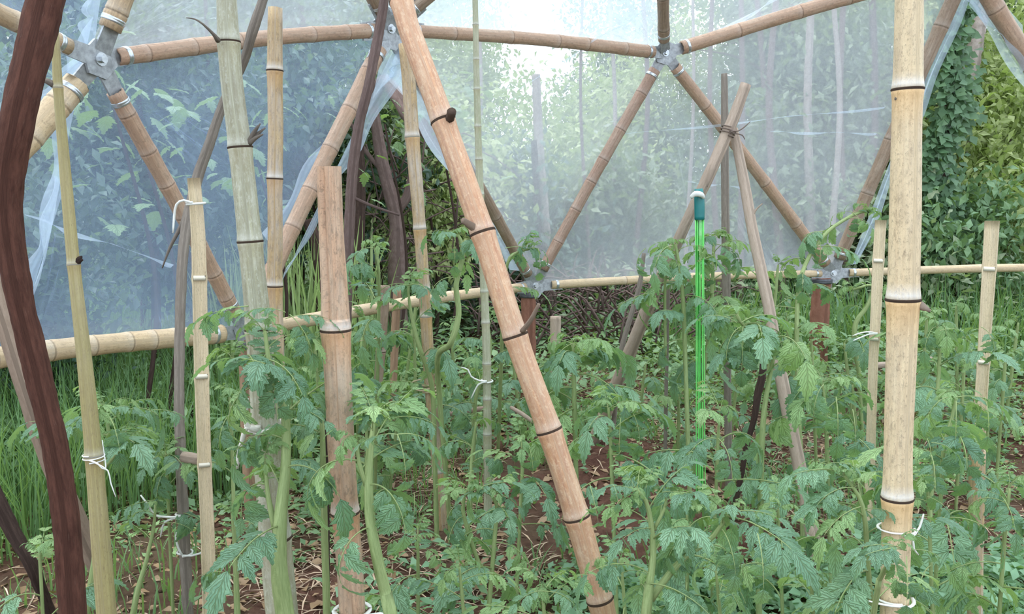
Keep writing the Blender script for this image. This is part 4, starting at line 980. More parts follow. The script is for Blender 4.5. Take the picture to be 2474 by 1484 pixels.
tomato('tomato plant with drooping leaves, right of the thick cream stake',
       [(2310, 955, 1.95, 7), (2300, 1010, 1.93, 9), (2280, 1090, 1.9, 10), (2270, 1250, 1.9, 10)], L=.18, n=10, f0=.35, up_el=.35,
       hero=[(2310, 970, 1.9, 2310, 1090, 1.8, 4, 0), (2310, 960, 1.9, 2440, 970, 1.9, 2, 0), (2380, 960, 1.9, 2400, 1060, 1.8, 4, 0), (2290, 960, 1.9, 2220, 1000, 1.85, 0, 0), (2240, 1060, 1.8, 2270, 1170, 1.75, 1, 0), (2250, 1070, 1.8, 2350, 1100, 1.8, 0, 0)])
tomato('tomato plant at the far right edge above the brush pile',
       [(2440, 1180, 1.6, 7), (2430, 1260, 1.6, 9), (2420, 1400, 1.6, 10)], L=.15, n=8, f0=.4, up_el=.4,
       hero=[(2420, 1200, 1.6, 2340, 1180, 1.6, 7, 0), (2420, 1200, 1.6, 2470, 1290, 1.5, 0, 0), (2430, 1190, 1.6, 2470, 1140, 1.7, 2, 0)])
# front right
tomato('bright branching tomato plant in the front centre right, Y shaped stem',
       [(1535, 1180, 1.4, 7), (1560, 1210, 1.4, 11), (1572, 1260, 1.4, 13), (1578, 1340, 1.38, 16), (1568, 1420, 1.36, 20), (1560, 1490, 1.36, 26)], L=.12, n=9, f0=.25, up_el=.8,
       shoots=[([(1765, 1230, 1.42, 8), (1725, 1295, 1.41, 13), (1650, 1350, 1.4, 16), (1600, 1410, 1.38, 18), (1572, 1450, 1.37, 20)], 7, .45),
               ([(1610, 1200, 1.42, 6), (1605, 1230, 1.41, 8), (1580, 1280, 1.4, 10)], 4, .9)],
       hero=[(1540, 1190, 1.4, 1450, 1165, 1.35, 2, 0), (1500, 1150, 1.42, 1555, 1100, 1.5, 5, 0, 'leaf_young'), (1560, 1180, 1.4, 1585, 1110, 1.45, 2, 0, 'leaf_young'), (1480, 1170, 1.35, 1500, 1210, 1.3, 4, 0), (1425, 1170, 1.35, 1455, 1290, 1.3, 4, .3),
             (1745, 1280, 1.35, 1800, 1390, 1.25, 4, 0), (1830, 1290, 1.3, 1860, 1440, 1.2, 4, 0), (1760, 1240, 1.4, 1910, 1240, 1.35, 2, 0), (1600, 1190, 1.4, 1680, 1200, 1.35, 7, 0, 'leaf_young'), (1680, 1190, 1.45, 1760, 1230, 1.4, 2, 0, 'leaf_young'),
             (1760, 1250, 1.4, 1960, 1330, 1.25, 2, .2)])
tomato('tomato plant left of the thick cream stake with fresh green crown',
       [(2040, 1150, 1.5, 7), (2075, 1200, 1.48, 10), (2090, 1260, 1.46, 12), (2100, 1400, 1.45, 13)], L=.14, n=9, f0=.3, up_el=.6,
       hero=[(2030, 1140, 1.5, 1880, 1150, 1.45, 7, 0), (2060, 1180, 1.45, 1945, 1200, 1.4, 0, 0), (2080, 1225, 1.42, 1965, 1300, 1.35, 2, .2, 'leaf_young'), (2000, 1120, 1.5, 2100, 1130, 1.5, 2, 0), (2090, 1230, 1.4, 2160, 1240, 1.35, 7, 0)])
tomato('tomato leaves fanned right across the foot of the thick cream stake',
       [(2160, 1330, 1.2, 8), (2150, 1360, 1.2, 10), (2125, 1400, 1.22, 12), (2110, 1490, 1.25, 14)], L=.1, n=3, f0=.3, up_el=.3,
       hero=[(2190, 1330, 1.2, 2060, 1310, 1.18, 2, 0), (2200, 1330, 1.2, 2310, 1340, 1.2, 0, 0), (2190, 1345, 1.18, 2195, 1470, 1.1, 4, 0), (2190, 1330, 1.2, 2060, 1345, 1.15, 7, 0)])
tomato('tomato plant tucked right of the thick cream stake, low', [(2240, 1170, 1.6, 6), (2245, 1250, 1.6, 8), (2250, 1400, 1.6, 9)], L=.15, n=9, f0=.5, up_el=.3,
       hero=[(2240, 1200, 1.55, 2330, 1250, 1.5, 0, 0), (2250, 1100, 1.6, 2270, 1190, 1.5, 1, 0)])
tomato('tomato plant left of the diagonal pole with drooping crown',
       [(1180, 1190, 2.0, 6), (1200, 1220, 2.0, 9), (1195, 1300, 1.98, 11), (1185, 1420, 1.95, 12)], L=.15, n=9, f0=.35, up_el=.5,
       shoots=[([(1130, 1180, 2.0, 5), (1118, 1230, 2.0, 9), (1145, 1330, 1.98, 11), (1175, 1400, 1.96, 11)], 4, .3)],
       hero=[(1180, 1195, 2.0, 1110, 1190, 1.95, 2, 0), (1190, 1195, 2.0, 1270, 1210, 1.95, 0, 0), (1160, 1200, 1.95, 1140, 1260, 1.9, 4, 0)])
tomato('tomato plant behind the diagonal pole with two drooping leaves',
       [(1260, 1060, 2.4, 6), (1262, 1130, 2.4, 9), (1255, 1280, 2.35, 9)], L=.17, n=7, f0=.4, up_el=.3, hero=[(1250, 1065, 2.35, 1230, 1140, 2.3, 4, 0), (1275, 1070, 2.35, 1300, 1160, 2.25, 4, 0)])
tomato('tomato plant growing in the soil patch near the green cane', [(1150, 1020, 2.6, 5), (1140, 1100, 2.6, 8), (1135, 1200, 2.55, 9)], L=.13, n=6, f0=.4)
tomato('low tomato leaves at the bottom left of the diagonal pole foot', [(1310, 1420, 1.55, 6), (1315, 1490, 1.55, 9)], L=.15, n=8, f0=.5, up_el=.4,
       hero=[(1320, 1430, 1.5, 1230, 1440, 1.45, 0, 0), (1320, 1430, 1.5, 1410, 1450, 1.45, 0, 0), (1320, 1420, 1.5, 1390, 1350, 1.55, 5, 0, 'leaf_young')])
tomato('bushy low tomato plant at the bottom edge, left of centre', [(1110, 1370, 1.65, 6), (1120, 1480, 1.65, 9)], L=.15, n=9, f0=.6, up_el=.5)
tomato('low tomato plant behind the forked stem plant', [(1010, 1300, 1.9, 6), (1010, 1400, 1.9, 9)], L=.16, n=9, f0=.6, up_el=.4)
tomato('dark low tomato plant by the diagonal pole foot, right', [(1500, 1350, 1.7, 6), (1510, 1480, 1.7, 9)], L=.14, n=9, f0=.6, up_el=.4)
tomato('low tomato plant filling the front between the Y stemmed and fresh ones', [(1730, 1380, 1.6, 6), (1740, 1490, 1.6, 9)], L=.15, n=10, f0=.6, up_el=.4)
tomato('dark leaved low tomato plant behind the Y stemmed plant', [(1660, 1230, 1.95, 6), (1660, 1350, 1.95, 9)], L=.17, n=10, f0=.5, up_el=.4)
tomato('low tomato plant right of the Y stemmed plant, bluish leaves', [(1880, 1230, 1.9, 6), (1885, 1350, 1.9, 9)], L=.17, n=10, f0=.5, up_el=.4)
tomato('low tomato plant at front right beneath the fresh green crown', [(1960, 1400, 1.5, 6), (1965, 1490, 1.5, 9)], L=.12, n=7, f0=.5, up_el=.4)
# background bed plants nobody can tell apart
rs = random.Random(5)
BGL = ['between the reddish stub post and the yellow stake', 'directly behind the yellow stake, far bed', 'between the yellow stake and the green cane', 'just left of the middle red post', 'right of the middle red post, nearer bed',
       'under the left half of the low middle strut', 'right of the foot of the left leaning tepee pole', 'just left of the lower green cords', 'between the right leaning tepee pole and the right red post', 'in front of the right red post',
       'behind the red post, right side', 'between the green cords and dark crooked stick', 'left of the thick cream stake near the low strut', 'just right of the thick cream stake, farthest bed', 'midway between thick cream and far right stakes, farthest bed',
       'behind the far right split stake', 'at the far right edge, farthest bed', 'at the far right edge, nearer bed', 'left of the far right split stake, nearer bed', 'right of the thick cream stake, nearer bed',
       'left of the split stake by the cream one, low', 'beneath the trailing vine by the right hub', 'between round grey stake and split top stake, far', 'between round grey stake and split top stake, near', 'just right of the split top stake, low',
       'right of the short brown stake, low', 'touching the low strut left of the yellow stake']
for bi, (a, b, d) in enumerate([(1000, 800, 4.0), (1090, 790, 4.1), (1130, 860, 3.7), (1240, 880, 4.0), (1330, 900, 3.6), (1430, 900, 4.1), (1560, 880, 4.0), (1640, 960, 3.4), (1900, 770, 3.9), (1960, 820, 3.6), (2040, 830, 4.3), (1780, 920, 3.7),
                  (2150, 800, 4.2), (2240, 760, 4.3), (2310, 740, 4.4), (2380, 770, 4.1), (2460, 780, 4.3), (2430, 860, 3.3), (2330, 880, 3.2), (2230, 880, 3.4), (2060, 930, 2.9), (1880, 640, 4.6), (760, 830, 3.3), (710, 900, 2.9), (860, 900, 3.3), (970, 910, 3.2), (1010, 700, 4.3)]):
    tomato('background tomato plant '+BGL[bi], [(a, b, d, 5), (a+rs.uniform(-8, 8), b+60, d, 8)], L=.19, n=8, f0=.7, up_el=.7, group='background tomato plants in the rear beds', young=3)

# ------------------------------------------------------------------ low growth, litter, grass (countless)
RS = np.random.RandomState(11)
def quads_leaves(C, D, U, L, Wd):
    """leaf quads: C base (n,3), D direction, U normal-ish, L length, Wd width -> verts, faces (2 quads folded)"""
    D = D/np.linalg.norm(D, axis=1, keepdims=True); S_ = np.cross(D, U); S_ /= np.linalg.norm(S_, axis=1, keepdims=True)+1e-9
    N = np.cross(S_, D)
    L = L[:, None]; Wd = Wd[:, None]
    v0 = C; v1 = C+D*L*.45+S_*Wd*.5+N*L*.06; v2 = C+D*L-N*L*.10; v3 = C+D*L*.45-S_*Wd*.5+N*L*.06; vm = C+D*L*.5
    V = np.stack([v0, v1, v2, v3, vm], 1).reshape(-1, 3); n = len(C); b = np.arange(n)*5
    Fc = np.concatenate([np.stack([b, b+1, b+2, b+4], 1), np.stack([b, b+4, b+2, b+3], 1)])
    return V, Fc
def norm(v): return v/(np.linalg.norm(v, axis=1, keepdims=True)+1e-9)
def weeds(name, label, cat, mat, pts, nl, L, wd=0.55, h=0.05, spread=0.03):
    n = len(pts); C0 = np.repeat(pts, nl, 0); m = len(C0)
    az = RS.uniform(0, 2*np.pi, m); el = RS.uniform(-.1, .8, m)
    D = np.stack([np.cos(az)*np.cos(el), np.sin(az)*np.cos(el), np.sin(el)], 1)
    C = C0+np.stack([RS.normal(0, spread, m), RS.normal(0, spread, m), RS.uniform(0.0, h, m)], 1)
    U = norm(np.stack([RS.normal(0, .3, m), RS.normal(0, .3, m), np.ones(m)], 1))
    Ls = RS.uniform(.5, 1.2, m)*L
    V, Fc = quads_leaves(C, D, U, Ls, Ls*wd)
    return tag(link(name, mesh(name, V, Fc, mat)), label, cat, kind='stuff')
def scatter(n, x0, x1, y0, y1, dens=None, z=0.0):
    x = RS.uniform(x0, x1, n*3); y = RS.uniform(y0, y1, n*3)
    if dens is not None:
        k = RS.uniform(0, 1, n*3) < dens(x, y); x, y = x[k], y[k]
    x, y = x[:n], y[:n]; return np.stack([x, y, gz_np(x, y)+z], 1)
def vis(x, y, m=1.15): return (np.abs(x) < (y*0.62+0.25)*m)
dens_w = lambda x, y: vis(x, y)*np.clip(0.25+0.75*(np.sin(x*2.3+1)*np.cos(y*2.9) > -.1)+0.6*(x > 0.25)*(y < 2.6), 0, 1)*np.where((np.abs(x-0.1) < .7) & (np.abs(y-3.4) < .7), .25, 1)*np.where((x < 0.1) & (y < 2.9), .3, 1)*np.where((np.abs(x-1.6) < .5) & (np.abs(y-2.9) < .5), .4, 1)
weeds('low_weeds', 'low broad leaved weeds carpeting the bed soil', 'weeds', M['weed'], scatter(3300, -3, 5, 1.3, 6.5, dens_w), 6, .042, .6, .05, .03)
weeds('small_weeds', 'tiny leaved ground weeds between the tomato stems', 'weeds', M['leaf_young'], scatter(2600, -2.5, 4.5, 1.4, 6.0, dens_w), 6, .026, .55, .035, .03)
front = lambda x, y: vis(x, y)*np.where(x > 0.2, 1, .12)
weeds('front_weeds', 'dense low weeds covering the front right ground', 'weeds', M['leaf'], scatter(1100, -.5, 2.0, 1.5, 2.6, front), 8, .055, .55, .12, .045)
# bigger undergrowth at the rear of the beds, under the low struts
def rear(x, y):
    r = np.sqrt((x-2.2)**2+(y-.8)**2); return vis(x, y)*(r > 3.7)*np.clip((r-3.7)*1.5, .2, 1)
P_ = scatter(3800, -4, 8, 3.2, 9.5, rear)
weeds('undergrowth', 'leafy undergrowth around the edge of the dome', 'undergrowth', M['weed'], P_, 12, .07, .5, .32, .07)
weeds('rear_undergrowth', 'taller leafy undergrowth at the forest edge', 'undergrowth', M['tree_mid'], scatter(2200, -8, 12, 6.4, 11, lambda x, y: vis(x, y)), 14, .10, .45, .6, .12)
# leaf litter and straw
def litter(name, label, mat, n, L, wd, box, dens=None):
    C = scatter(n, *box, dens, z=.006); m = len(C); az = RS.uniform(0, 6.28, m)
    D = np.stack([np.cos(az), np.sin(az), RS.normal(.02, .18, m)], 1); U = norm(np.stack([RS.normal(0, .35, m), RS.normal(0, .35, m), np.ones(m)], 1)); Ls = RS.uniform(.5, 1.4, m)*L
    V, Fc = quads_leaves(C, D, U, Ls, Ls*wd); tag(link(name, mesh(name, V, Fc, mat)), label, 'litter', kind='stuff')
lv = lambda x, y: vis(x, y)
litter('leaf_litter', 'dry brown leaf litter strewn over the beds', M['dead'], 8500, .05, .5, (-3, 4.5, 1.3, 7), lv)
litter('straw_litter', 'pale straw and stalk mulch on the soil', M['straw'], 15000, .09, .05, (-2.5, 4, 1.3, 6), lambda x, y: vis(x, y)*np.clip(.4+np.sin(x*3+y), .1, 1))
def clods():
    n = 2600; C = scatter(n, -2, 4, 1.5, 5.5, lambda x, y: vis(x, y)); m = len(C); r = RS.uniform(.006, .022, m)
    O = np.array([[1, 0, 0], [-1, 0, 0], [0, 1, 0], [0, -1, 0], [0, 0, .8], [0, 0, -.8]], float)
    V = (C[:, None, :]+O[None]*r[:, None, None]*RS.uniform(.7, 1.3, (m, 6, 1))).reshape(-1, 3); b = (np.arange(m)*6)[:, None]
    T = np.array([[0, 2, 4], [2, 1, 4], [1, 3, 4], [3, 0, 4], [2, 0, 5], [1, 2, 5], [3, 1, 5], [0, 3, 5]])
    Fc = (b[:, :, None]+T[None]).reshape(-1, 3); tag(link('soil_clods', mesh('soil_clods', V, Fc, M['soil'])), 'loose red soil clods on the beds', 'soil', kind='stuff')
clods()
def grass(name, label, mat, pts, hgt, wdt, lean=.35, cat='grass'):
    n = len(pts); az = RS.uniform(0, 6.28, n); h = RS.uniform(.5, 1.15, n)*hgt; ln = RS.uniform(.1, 1, n)*lean
    D = np.stack([np.cos(az), np.sin(az), np.zeros(n)], 1); S_ = np.stack([-np.sin(az), np.cos(az), np.zeros(n)], 1)*RS.uniform(.6, 1.3, n)[:, None]*wdt*.5
    Vs = []
    for t, wk in ((0, 1), (.4, .9), (.75, .6), (1, .05)):
        c = pts+D*(ln*t*t*h)[:, None]; c[:, 2] += h*t*(1-.25*t*ln); Vs += [c-S_*wk, c+S_*wk]
    V = np.stack(Vs, 1).reshape(-1, 3); b = np.arange(n)*8
    Fc = np.concatenate([np.stack([b+i, b+i+1, b+i+3, b+i+2], 1) for i in (0, 2, 4)])
    return tag(link(name, mesh(name, V, Fc, mat)), label, cat, kind='stuff')
def outl(x, y):
    # outside the low left strut
    a, b_ = H['B0'], H['B1']; s = (b_.x-a.x)*(y-a.y)-(b_.y-a.y)*(x-a.x)
    return (s > 0.45)*vis(x, y, 1.4)
grass('tall_grass', 'tall green grass outside the left of the dome', M['grass'], scatter(24000, -5.5, -.6, 2.3, 7, outl), .5, .006, .6)
grass('bright_grass', 'pale tall grass clump seen through the open panel', M['grass_pale'], scatter(420, -1.75, -.85, 4.6, 5.6), 1.0, .018, .3)
grass('bed_grass', 'short grass tufts in the beds', M['grass'], scatter(4500, -2.5, 3.5, 1.4, 5.5, lambda x, y: vis(x, y)*(np.sin(x*4)*np.sin(y*3.3) > .2)), .13, .006, .8)
grass('front_grass', 'grass tufts at the front right bottom', M['grass'], scatter(2600, .9, 2.0, 1.4, 2.2, lambda x, y: vis(x, y)), .16, .008, .9)
grass('right_grass', 'tall weeds and grass beyond the right low strut', M['grass'], scatter(6000, 1, 6.5, 5.7, 9, lambda x, y: vis(x, y)), .6, .012, .5)

# brush pile lower right
def brush():
    c = W(2330, 1400, 1.75); V = []; Fc = []; UV = []
    g = gz(c.x, c.y); root = empty('brush_pile', (c.x, c.y, g), 'grey tangled brush pile in the lower right', 'brush pile')
    r2 = random.Random(4)
    for i in range(60):
        a = Vector((c.x+r2.uniform(-.2, .24), c.y+r2.uniform(-.15, .2), g+r2.uniform(.0, .10))); th = r2.uniform(0, 6.28); l = r2.uniform(.08, .26)
        b = a+Vector((math.cos(th)*l, math.sin(th)*l*.7, r2.uniform(-.03, .05))); m = a.lerp(b, .5)+Vector((0, 0, r2.uniform(0, .03)))
        v, f, u = tube([a, m, b], [.0022, .002, .001], sides=5, step=.06); n = len(V); V += v; UV += u; Fc += [tuple(q+n for q in x) for x in f]
    o = link('twigs', mesh('twigs', V, Fc, M['bark_grey'], uv=UV), root); o['kind'] = 'stuff'
brush()

# ------------------------------------------------------------------ forest
def cloud(seed, n, rx, ry, rz, L, shell=.55, clumps=26, flat=.5):
    rs_ = np.random.RandomState(seed)
    cc = norm(rs_.normal(size=(clumps, 3)))*rs_.uniform(.35, .95, (clumps, 1))*np.array([rx, ry, rz])
    k = rs_.randint(0, clumps, n); C = cc[k]+rs_.normal(size=(n, 3))*np.array([rx, ry, rz])*.17
    D = norm(rs_.normal(size=(n, 3))+np.array([0, 0, -.5])); U = norm(rs_.normal(size=(n, 3))*flat+np.array([0, -.25, .8])); Ls = rs_.uniform(.6, 1.3, n)*L
    return quads_leaves(C, D, U, Ls, Ls*.5)
CL = {}
def foliage(kind, mat, seed):
    k = (kind, mat, seed)
    if k not in CL:
        if kind == 'crown': V, Fc = cloud(seed, 7000, 1.5, 1.2, 1.6, .11)
        elif kind == 'shrub': V, Fc = cloud(seed, 4200, .9, .8, .8, .085, clumps=20)
        elif kind == 'thin': V, Fc = cloud(seed, 1500, .9, .5, .7, .08, clumps=24)
        elif kind == 'big': V, Fc = cloud(seed, 600, .6, .35, .55, .15, clumps=10, flat=.25)
        CL[k] = mesh('foliage_'+kind, V, Fc, M[mat], smooth=False)
    return CL[k]
def branch_set(root, base, top, r, mat, seed, nb=5):
    r3 = random.Random(seed); V = []; Fc = []; UV = []
    mid = base.lerp(top, .5)+Vector((r3.uniform(-.15, .15), 0, 0))
    link('trunk', tube_mesh('trunk', [base-Vector((0, 0, .15)), mid, top], [r*1.15, r*.85, r*.4], M[mat], sides=9, rough=.1, step=.1, seed=seed), root)
    for i in range(nb):
        t = r3.uniform(.25, .9); a = base.lerp(mid, t*2) if t < .5 else mid.lerp(top, t*2-1)
        th = r3.uniform(0, 6.28); l = r3.uniform(.5, 1.1); b = a+Vector((math.cos(th)*l, math.sin(th)*l*.6, r3.uniform(.1, .9)))
        link('branch', tube_mesh('branch', [a, a.lerp(b, .5)+Vector((0, 0, .1)), b], [r*.35, r*.22, r*.08], M[mat], sides=6, rough=.1, step=.15), root)
TREELAB = {'tree_dark': 'dark green forest tree behind the plastic', 'tree_mid': 'grey green forest tree behind the plastic', 'tree_yellow': 'yellow green forest tree in the background, mostly at the right'}
def tree(x, y, h, kind, mat, bark='bark_dark', seed=0, label=None, group='forest trees behind the dome', r=.07, scale=1.0, clouds=3):
    g = gz(x, y); root = empty('forest_tree', (x, y, g), label or TREELAB[mat], 'tree', group if not label else None)
    r3 = random.Random(seed); base = Vector((x, y, g)); top = Vector((x+r3.uniform(-.3, .3), y, g+h))
    branch_set(root, base, top, r, bark, seed)
    for i in range(clouds):
        me = foliage(kind, mat, (seed+i) % 3); o = link('foliage', me, root, world=False)
        z = h*(0.95-0.75*i/max(1, clouds-1)) if clouds > 1 else h*.7
        o.location = (r3.uniform(-.4, .4), r3.uniform(-.3, .3), z); o.rotation_euler = (0, 0, r3.uniform(0, 6.28)); s = scale*r3.uniform(.85, 1.2); o.scale = (s, s, s)
r4 = random.Random(21)
sd = 0
for ring_, (yy, step_) in enumerate(((9.2, 2.1), (12.0, 2.3), (15.5, 2.6))):
    half = yy*.72+1
    x = -half
    while x < half:
        px = 1237+F*x/yy; sd += 1
        if px < 1000: mat = 'tree_dark' if r4.random() < .75 else 'tree_mid'
        elif px < 2000: mat = 'tree_mid' if r4.random() < .75 else 'tree_yellow'
        else: mat = 'tree_yellow' if r4.random() < .55 else 'tree_mid'
        h = {0: 2.3, 1: 3.3, 2: 4.6}[ring_]*r4.uniform(.85, 1.1)
        if px < 800 or px > 1750: h *= 1.3
        if ring_ == 0 and 1000 < px < 1700: h *= .6
        if ring_ > 0 and 1020 < px < 1560: h *= .76
        if ring_ == 2 and not 1020 < px < 1560: h *= 1.15
        tree(x+r4.uniform(-.5, .5), yy+r4.uniform(-.7, .7), h, 'crown', mat, r4.choice(['bark_dark', 'bark_pale', 'bark_purple']), sd, r=r4.uniform(.05, .1), scale=.95 if h > 2.5 else .75)
        x += step_*r4.uniform(.85, 1.15)
# shrubs close behind the film
SHL = ['dark shrub beyond the left edge, lowest on the left', 'dark shrub behind the plastic left of the olive stake', 'dark shrub behind the plastic at the forked branch', 'dark shrub behind the mottled stake, upper',
       'dark shrub behind the plastic between round stake and split top stake', 'dark shrub behind the upper left strut hub', 'grey green shrub behind the top of the open panel', 'dark shrub behind the middle low hub',
       'grey green shrub behind the middle low strut', 'grey green shrub behind the right low hub', 'yellow green shrub at the right edge, lower', 'yellow green shrub at the right edge, upper', 'yellow green shrub seen through the centre open panel',
       'grey green shrub behind the thick cream stake', 'dark shrub high behind the centre left strut', 'dark shrub low behind the dark crooked pole', 'vine leaved shrub at the foot of the vine covered tree']
for i, (a, b, d, mat) in enumerate([(-150, 600, 3.6, 'tree_dark'), (150, 420, 4.4, 'tree_dark'), (400, 500, 5.2, 'tree_dark'), (560, 260, 5.6, 'tree_dark'), (750, 420, 6.2, 'tree_dark'), (330, 200, 4.8, 'tree_dark'), (880, 330, 6.6, 'tree_mid'),
                                   (1240, 540, 7.4, 'tree_dark'), (1480, 560, 8.0, 'tree_mid'), (1900, 520, 8.0, 'tree_mid'), (2420, 560, 8.2, 'tree_yellow'), (2440, 330, 8.6, 'tree_yellow'), (1050, 430, 7.0, 'tree_yellow'), (2150, 600, 7.6, 'tree_mid'),
                                   (700, 120, 6.6, 'tree_dark'), (60, 700, 4.0, 'tree_dark'), (2300, 640, 7.4, 'vine')]):
    p = W(a, b, d); g = gz(p.x, p.y); root = empty('shrub', (p.x, p.y, g), SHL[i], 'shrub', 'shrubs outside the dome')
    link('trunk', tube_mesh('trunk', [Vector((p.x, p.y, g-.1)), Vector((p.x+.05, p.y, (g+p.z)/2)), p], [.03, .025, .012], M['bark_dark'], sides=7, rough=.1, step=.1), root)
    o = link('foliage', foliage('shrub', mat, i % 3), root, world=False); o.location = (0, 0, p.z-g); o.rotation_euler = (0, 0, i); s = d/9+.25; o.scale = (s, s, s)
for i, (a, b, d, lab) in enumerate([(1040, 520, 6.2, 'thin yellow green bush seen through the open panel, right half'), (900, 460, 6.3, 'thin yellow green bush seen through the open panel, left half')]):
    p = W(a, b, d); g = gz(p.x, p.y); root = empty('shrub', (p.x, p.y, g), lab, 'shrub')
    link('trunk', tube_mesh('trunk', [Vector((p.x, p.y, g-.1)), Vector((p.x+.05, p.y, (g+p.z)/2)), p], [.02, .015, .008], M['bark_dark'], sides=7, rough=.1, step=.1), root)
    o = link('foliage', foliage('thin', 'tree_yellow', i), root, world=False); o.location = (0, 0, p.z-g); o.scale = (.6, .6, .75)
# large leaved plants just behind the left film
for i, (a, b, d) in enumerate([(330, 300, 3.7), (400, 430, 3.8), (270, 240, 3.6), (620, 380, 4.3), (1060, 300, 5.0), (930, 300, 5.0)]):
    p = W(a, b, d); g = gz(p.x, p.y); root = empty('climbing_plant', (p.x, p.y, g), 'large leaved climber hanging behind the opening' if a > 900 else 'large leaved climber close behind the left plastic', 'climber', 'large leaved climbers behind the dome')
    link('stem', tube_mesh('stem', [Vector((p.x, p.y, g-.05)), Vector((p.x+.1, p.y+.1, (g+p.z)/2)), p], [.012, .01, .006], M['bark_dark'], sides=6, step=.1), root)
    r5 = random.Random(i)
    for k in range(26):
        V, Fc, UV, MI = [], [], [], []
        if i == 0 and k < 4:
            leaflet(V, Fc, UV, MI, Matrix.Identity(4), 1.0, .36, .2, .7, r5); LEAF.setdefault('broad', []).append(mesh('broad_leaf', V, Fc, M['leaf_out'], uv=UV))
        q = p+Vector((r5.gauss(0, .22), r5.gauss(0, .1), r5.gauss(0, .2))); th = r5.uniform(0, 6.28)
        put_leaf(root, q, Vector((math.cos(th), math.sin(th)*.5, r5.uniform(-.9, .1))), r5.uniform(.07, .13), 'broad', k % 2, rs=r5)
# dark trunks seen through the centre opening
def trunk_thing(label, pts, mat, name='tree_trunk', twigs=()): return branch(name+label, name, label, pts, mat, cat='tree', twigs=twigs, rough=.14)
trunk_thing('dark leaning trunk seen through the open panel', [(900, 250, 5.6, 26), (925, 400, 5.6, 30), (955, 520, 5.6, 34), (958, 600, 5.6, 40), (960, 680, 5.6, 46)], 'bark_purple',
            twigs=[[(950, 520, 5.6, 26), (985, 470, 5.6, 22), (1000, 380, 5.6, 16)], [(930, 420, 5.6, 14), (880, 360, 5.6, 10), (830, 260, 5.6, 6)],
                   [(900, 250, 5.6, 26), (930, 195, 5.4, 30), (985, 270, 5.2, 42), (1050, 340, 5.1, 34), (1110, 410, 5.0, 20)]])
trunk_thing('dark bent trunk left in the open panel', [(745, 530, 5.0, 30), (770, 610, 5.0, 34), (775, 720, 5.0, 30)], 'bark_dark')
trunk_thing('upright dark trunk behind the thin purplish pole', [(868, 300, 5.3, 22), (870, 480, 5.3, 26), (866, 620, 5.3, 30), (860, 740, 5.3, 32)], 'bark_dark')
trunk_thing('pale straight trunk behind the plastic, centre right', [(1295, 180, 7.2, 20), (1305, 400, 7.2, 24), (1325, 640, 7.2, 26)], 'bark_pale')
trunk_thing('dark slender trunk beside the pale straight one', [(1290, 340, 7.0, 14), (1298, 500, 7.0, 18), (1305, 650, 7.0, 18)], 'bark_dark')
trunk_thing('pinkish pale trunk at the far right opening', [(2385, -60, 9.0, 36), (2350, 150, 9.0, 36), (2330, 350, 9.0, 36), (2320, 640, 9.0, 40)], 'bark_pale')
for i, (x, d, w_) in enumerate([(1150, 8.5, 10), (1420, 8.2, 9), (1540, 9.0, 14), (1660, 8.0, 10), (1790, 8.6, 16), (1880, 8.1, 20), (1960, 8.8, 24), (2040, 8.2, 18), (2100, 9.2, 22), (1480, 8.6, 12), (1730, 8.3, 14), (1840, 8.9, 18), (2010, 8.4, 16), (350, 6.6, 14), (480, 6.8, 12), (720, 7.2, 16)]):
    b_ = branch('bt%d' % i, 'tree_trunk', 'slender trunk seen hazily through the right hand plastic' if x > 1000 else 'dark slender trunk behind the skylight tinted left plastic', [(x+r4.uniform(-20, 20), -80, d-(.9 if i % 2 else 1.5), w_*.7), (x+r4.uniform(-25, 25), 250, d-(.9 if i % 2 else 1.5), w_*.8), (x, 560, d-(.9 if i % 2 else 1.5), w_)], ('bark_purple' if i % 3 else 'bark_pale') if x > 1000 else 'bark_dark', cat='tree', rough=.12, group='slender trunks behind the plastic')
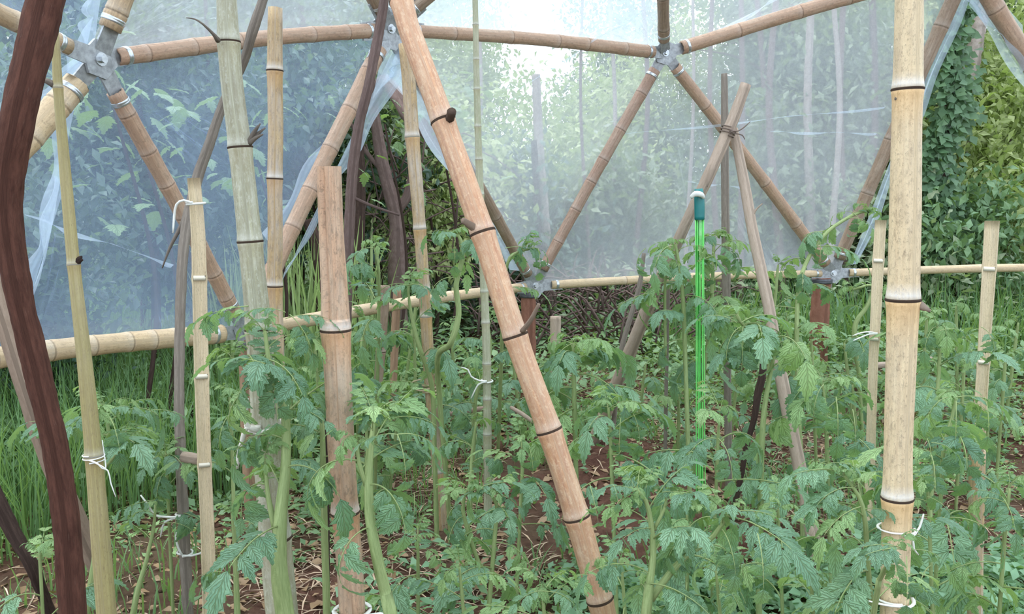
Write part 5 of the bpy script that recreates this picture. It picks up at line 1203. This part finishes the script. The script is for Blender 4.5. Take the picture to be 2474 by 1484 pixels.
def vine_tree():
    d = 7.4; root = branch('vt', 'vine_covered_tree', 'tree trunk thickly covered with climbing vine leaves, far right', [(2320, -120, d, 30), (2300, 150, d, 34), (2275, 400, d, 40), (2255, 650, d, 46)], 'bark_dark', cat='tree', rough=.1)
    n = 3600; t = RS.uniform(0, 1, n); py = -120+780*t; px = 2322-65*t+RS.normal(0, 24, n)+18*np.sin(t*17)
    C = np.array([W(float(a), float(b), d+float(e)) for a, b, e in zip(px, py, RS.uniform(-.25, .15, n))])
    D = norm(np.stack([RS.normal(0, .7, n), RS.normal(-.3, .3, n), RS.uniform(-1.2, .1, n)], 1)); U = norm(np.stack([RS.normal(0, .4, n), -np.ones(n), RS.uniform(0, .8, n)], 1)); Ls = RS.uniform(.05, .11, n)
    V, Fc = quads_leaves(C, D, U, Ls, Ls*.75); link('vine_foliage', mesh('vine_foliage', V, Fc, M['vine']), root)
vine_tree()
# bare brush tangle behind the low struts
def tangle():
    V = []; Fc = []; UV = []; r6 = random.Random(9)
    for i in range(170):
        a = W(r6.uniform(1150, 1720), r6.uniform(700, 860), r6.uniform(5.2, 6.6)); th = r6.uniform(0, 3.14); l = r6.uniform(.2, .55)
        b = a+Vector((math.cos(th)*l, r6.uniform(-.2, .2), abs(math.sin(th))*l*.8)); m = a.lerp(b, .5)+Vector((0, 0, .08))
        v, f, u = tube([a, m, b], [.008, .006, .002], sides=4, step=.2); n = len(V); V += v; UV += u; Fc += [tuple(q+n for q in x) for x in f]
    for i in range(120):
        a = W(r6.uniform(850, 1120), r6.uniform(330, 660), r6.uniform(5.6, 6.6)); th = r6.uniform(0, 6.28); l = r6.uniform(.15, .6)
        b = a+Vector((math.cos(th)*l, r6.uniform(-.1, .1), math.sin(th)*l)); m = a.lerp(b, .5)+Vector((0, 0, .04))
        v, f, u = tube([a, m, b], [.006, .005, .002], sides=4, step=.2); n = len(V); V += v; UV += u; Fc += [tuple(q+n for q in x) for x in f]
    tag(link('brush_tangle', mesh('brush_tangle', V, Fc, M['bark_purple'], uv=UV)), 'dry twiggy brush below the middle low strut', 'brush', kind='stuff')
tangle()
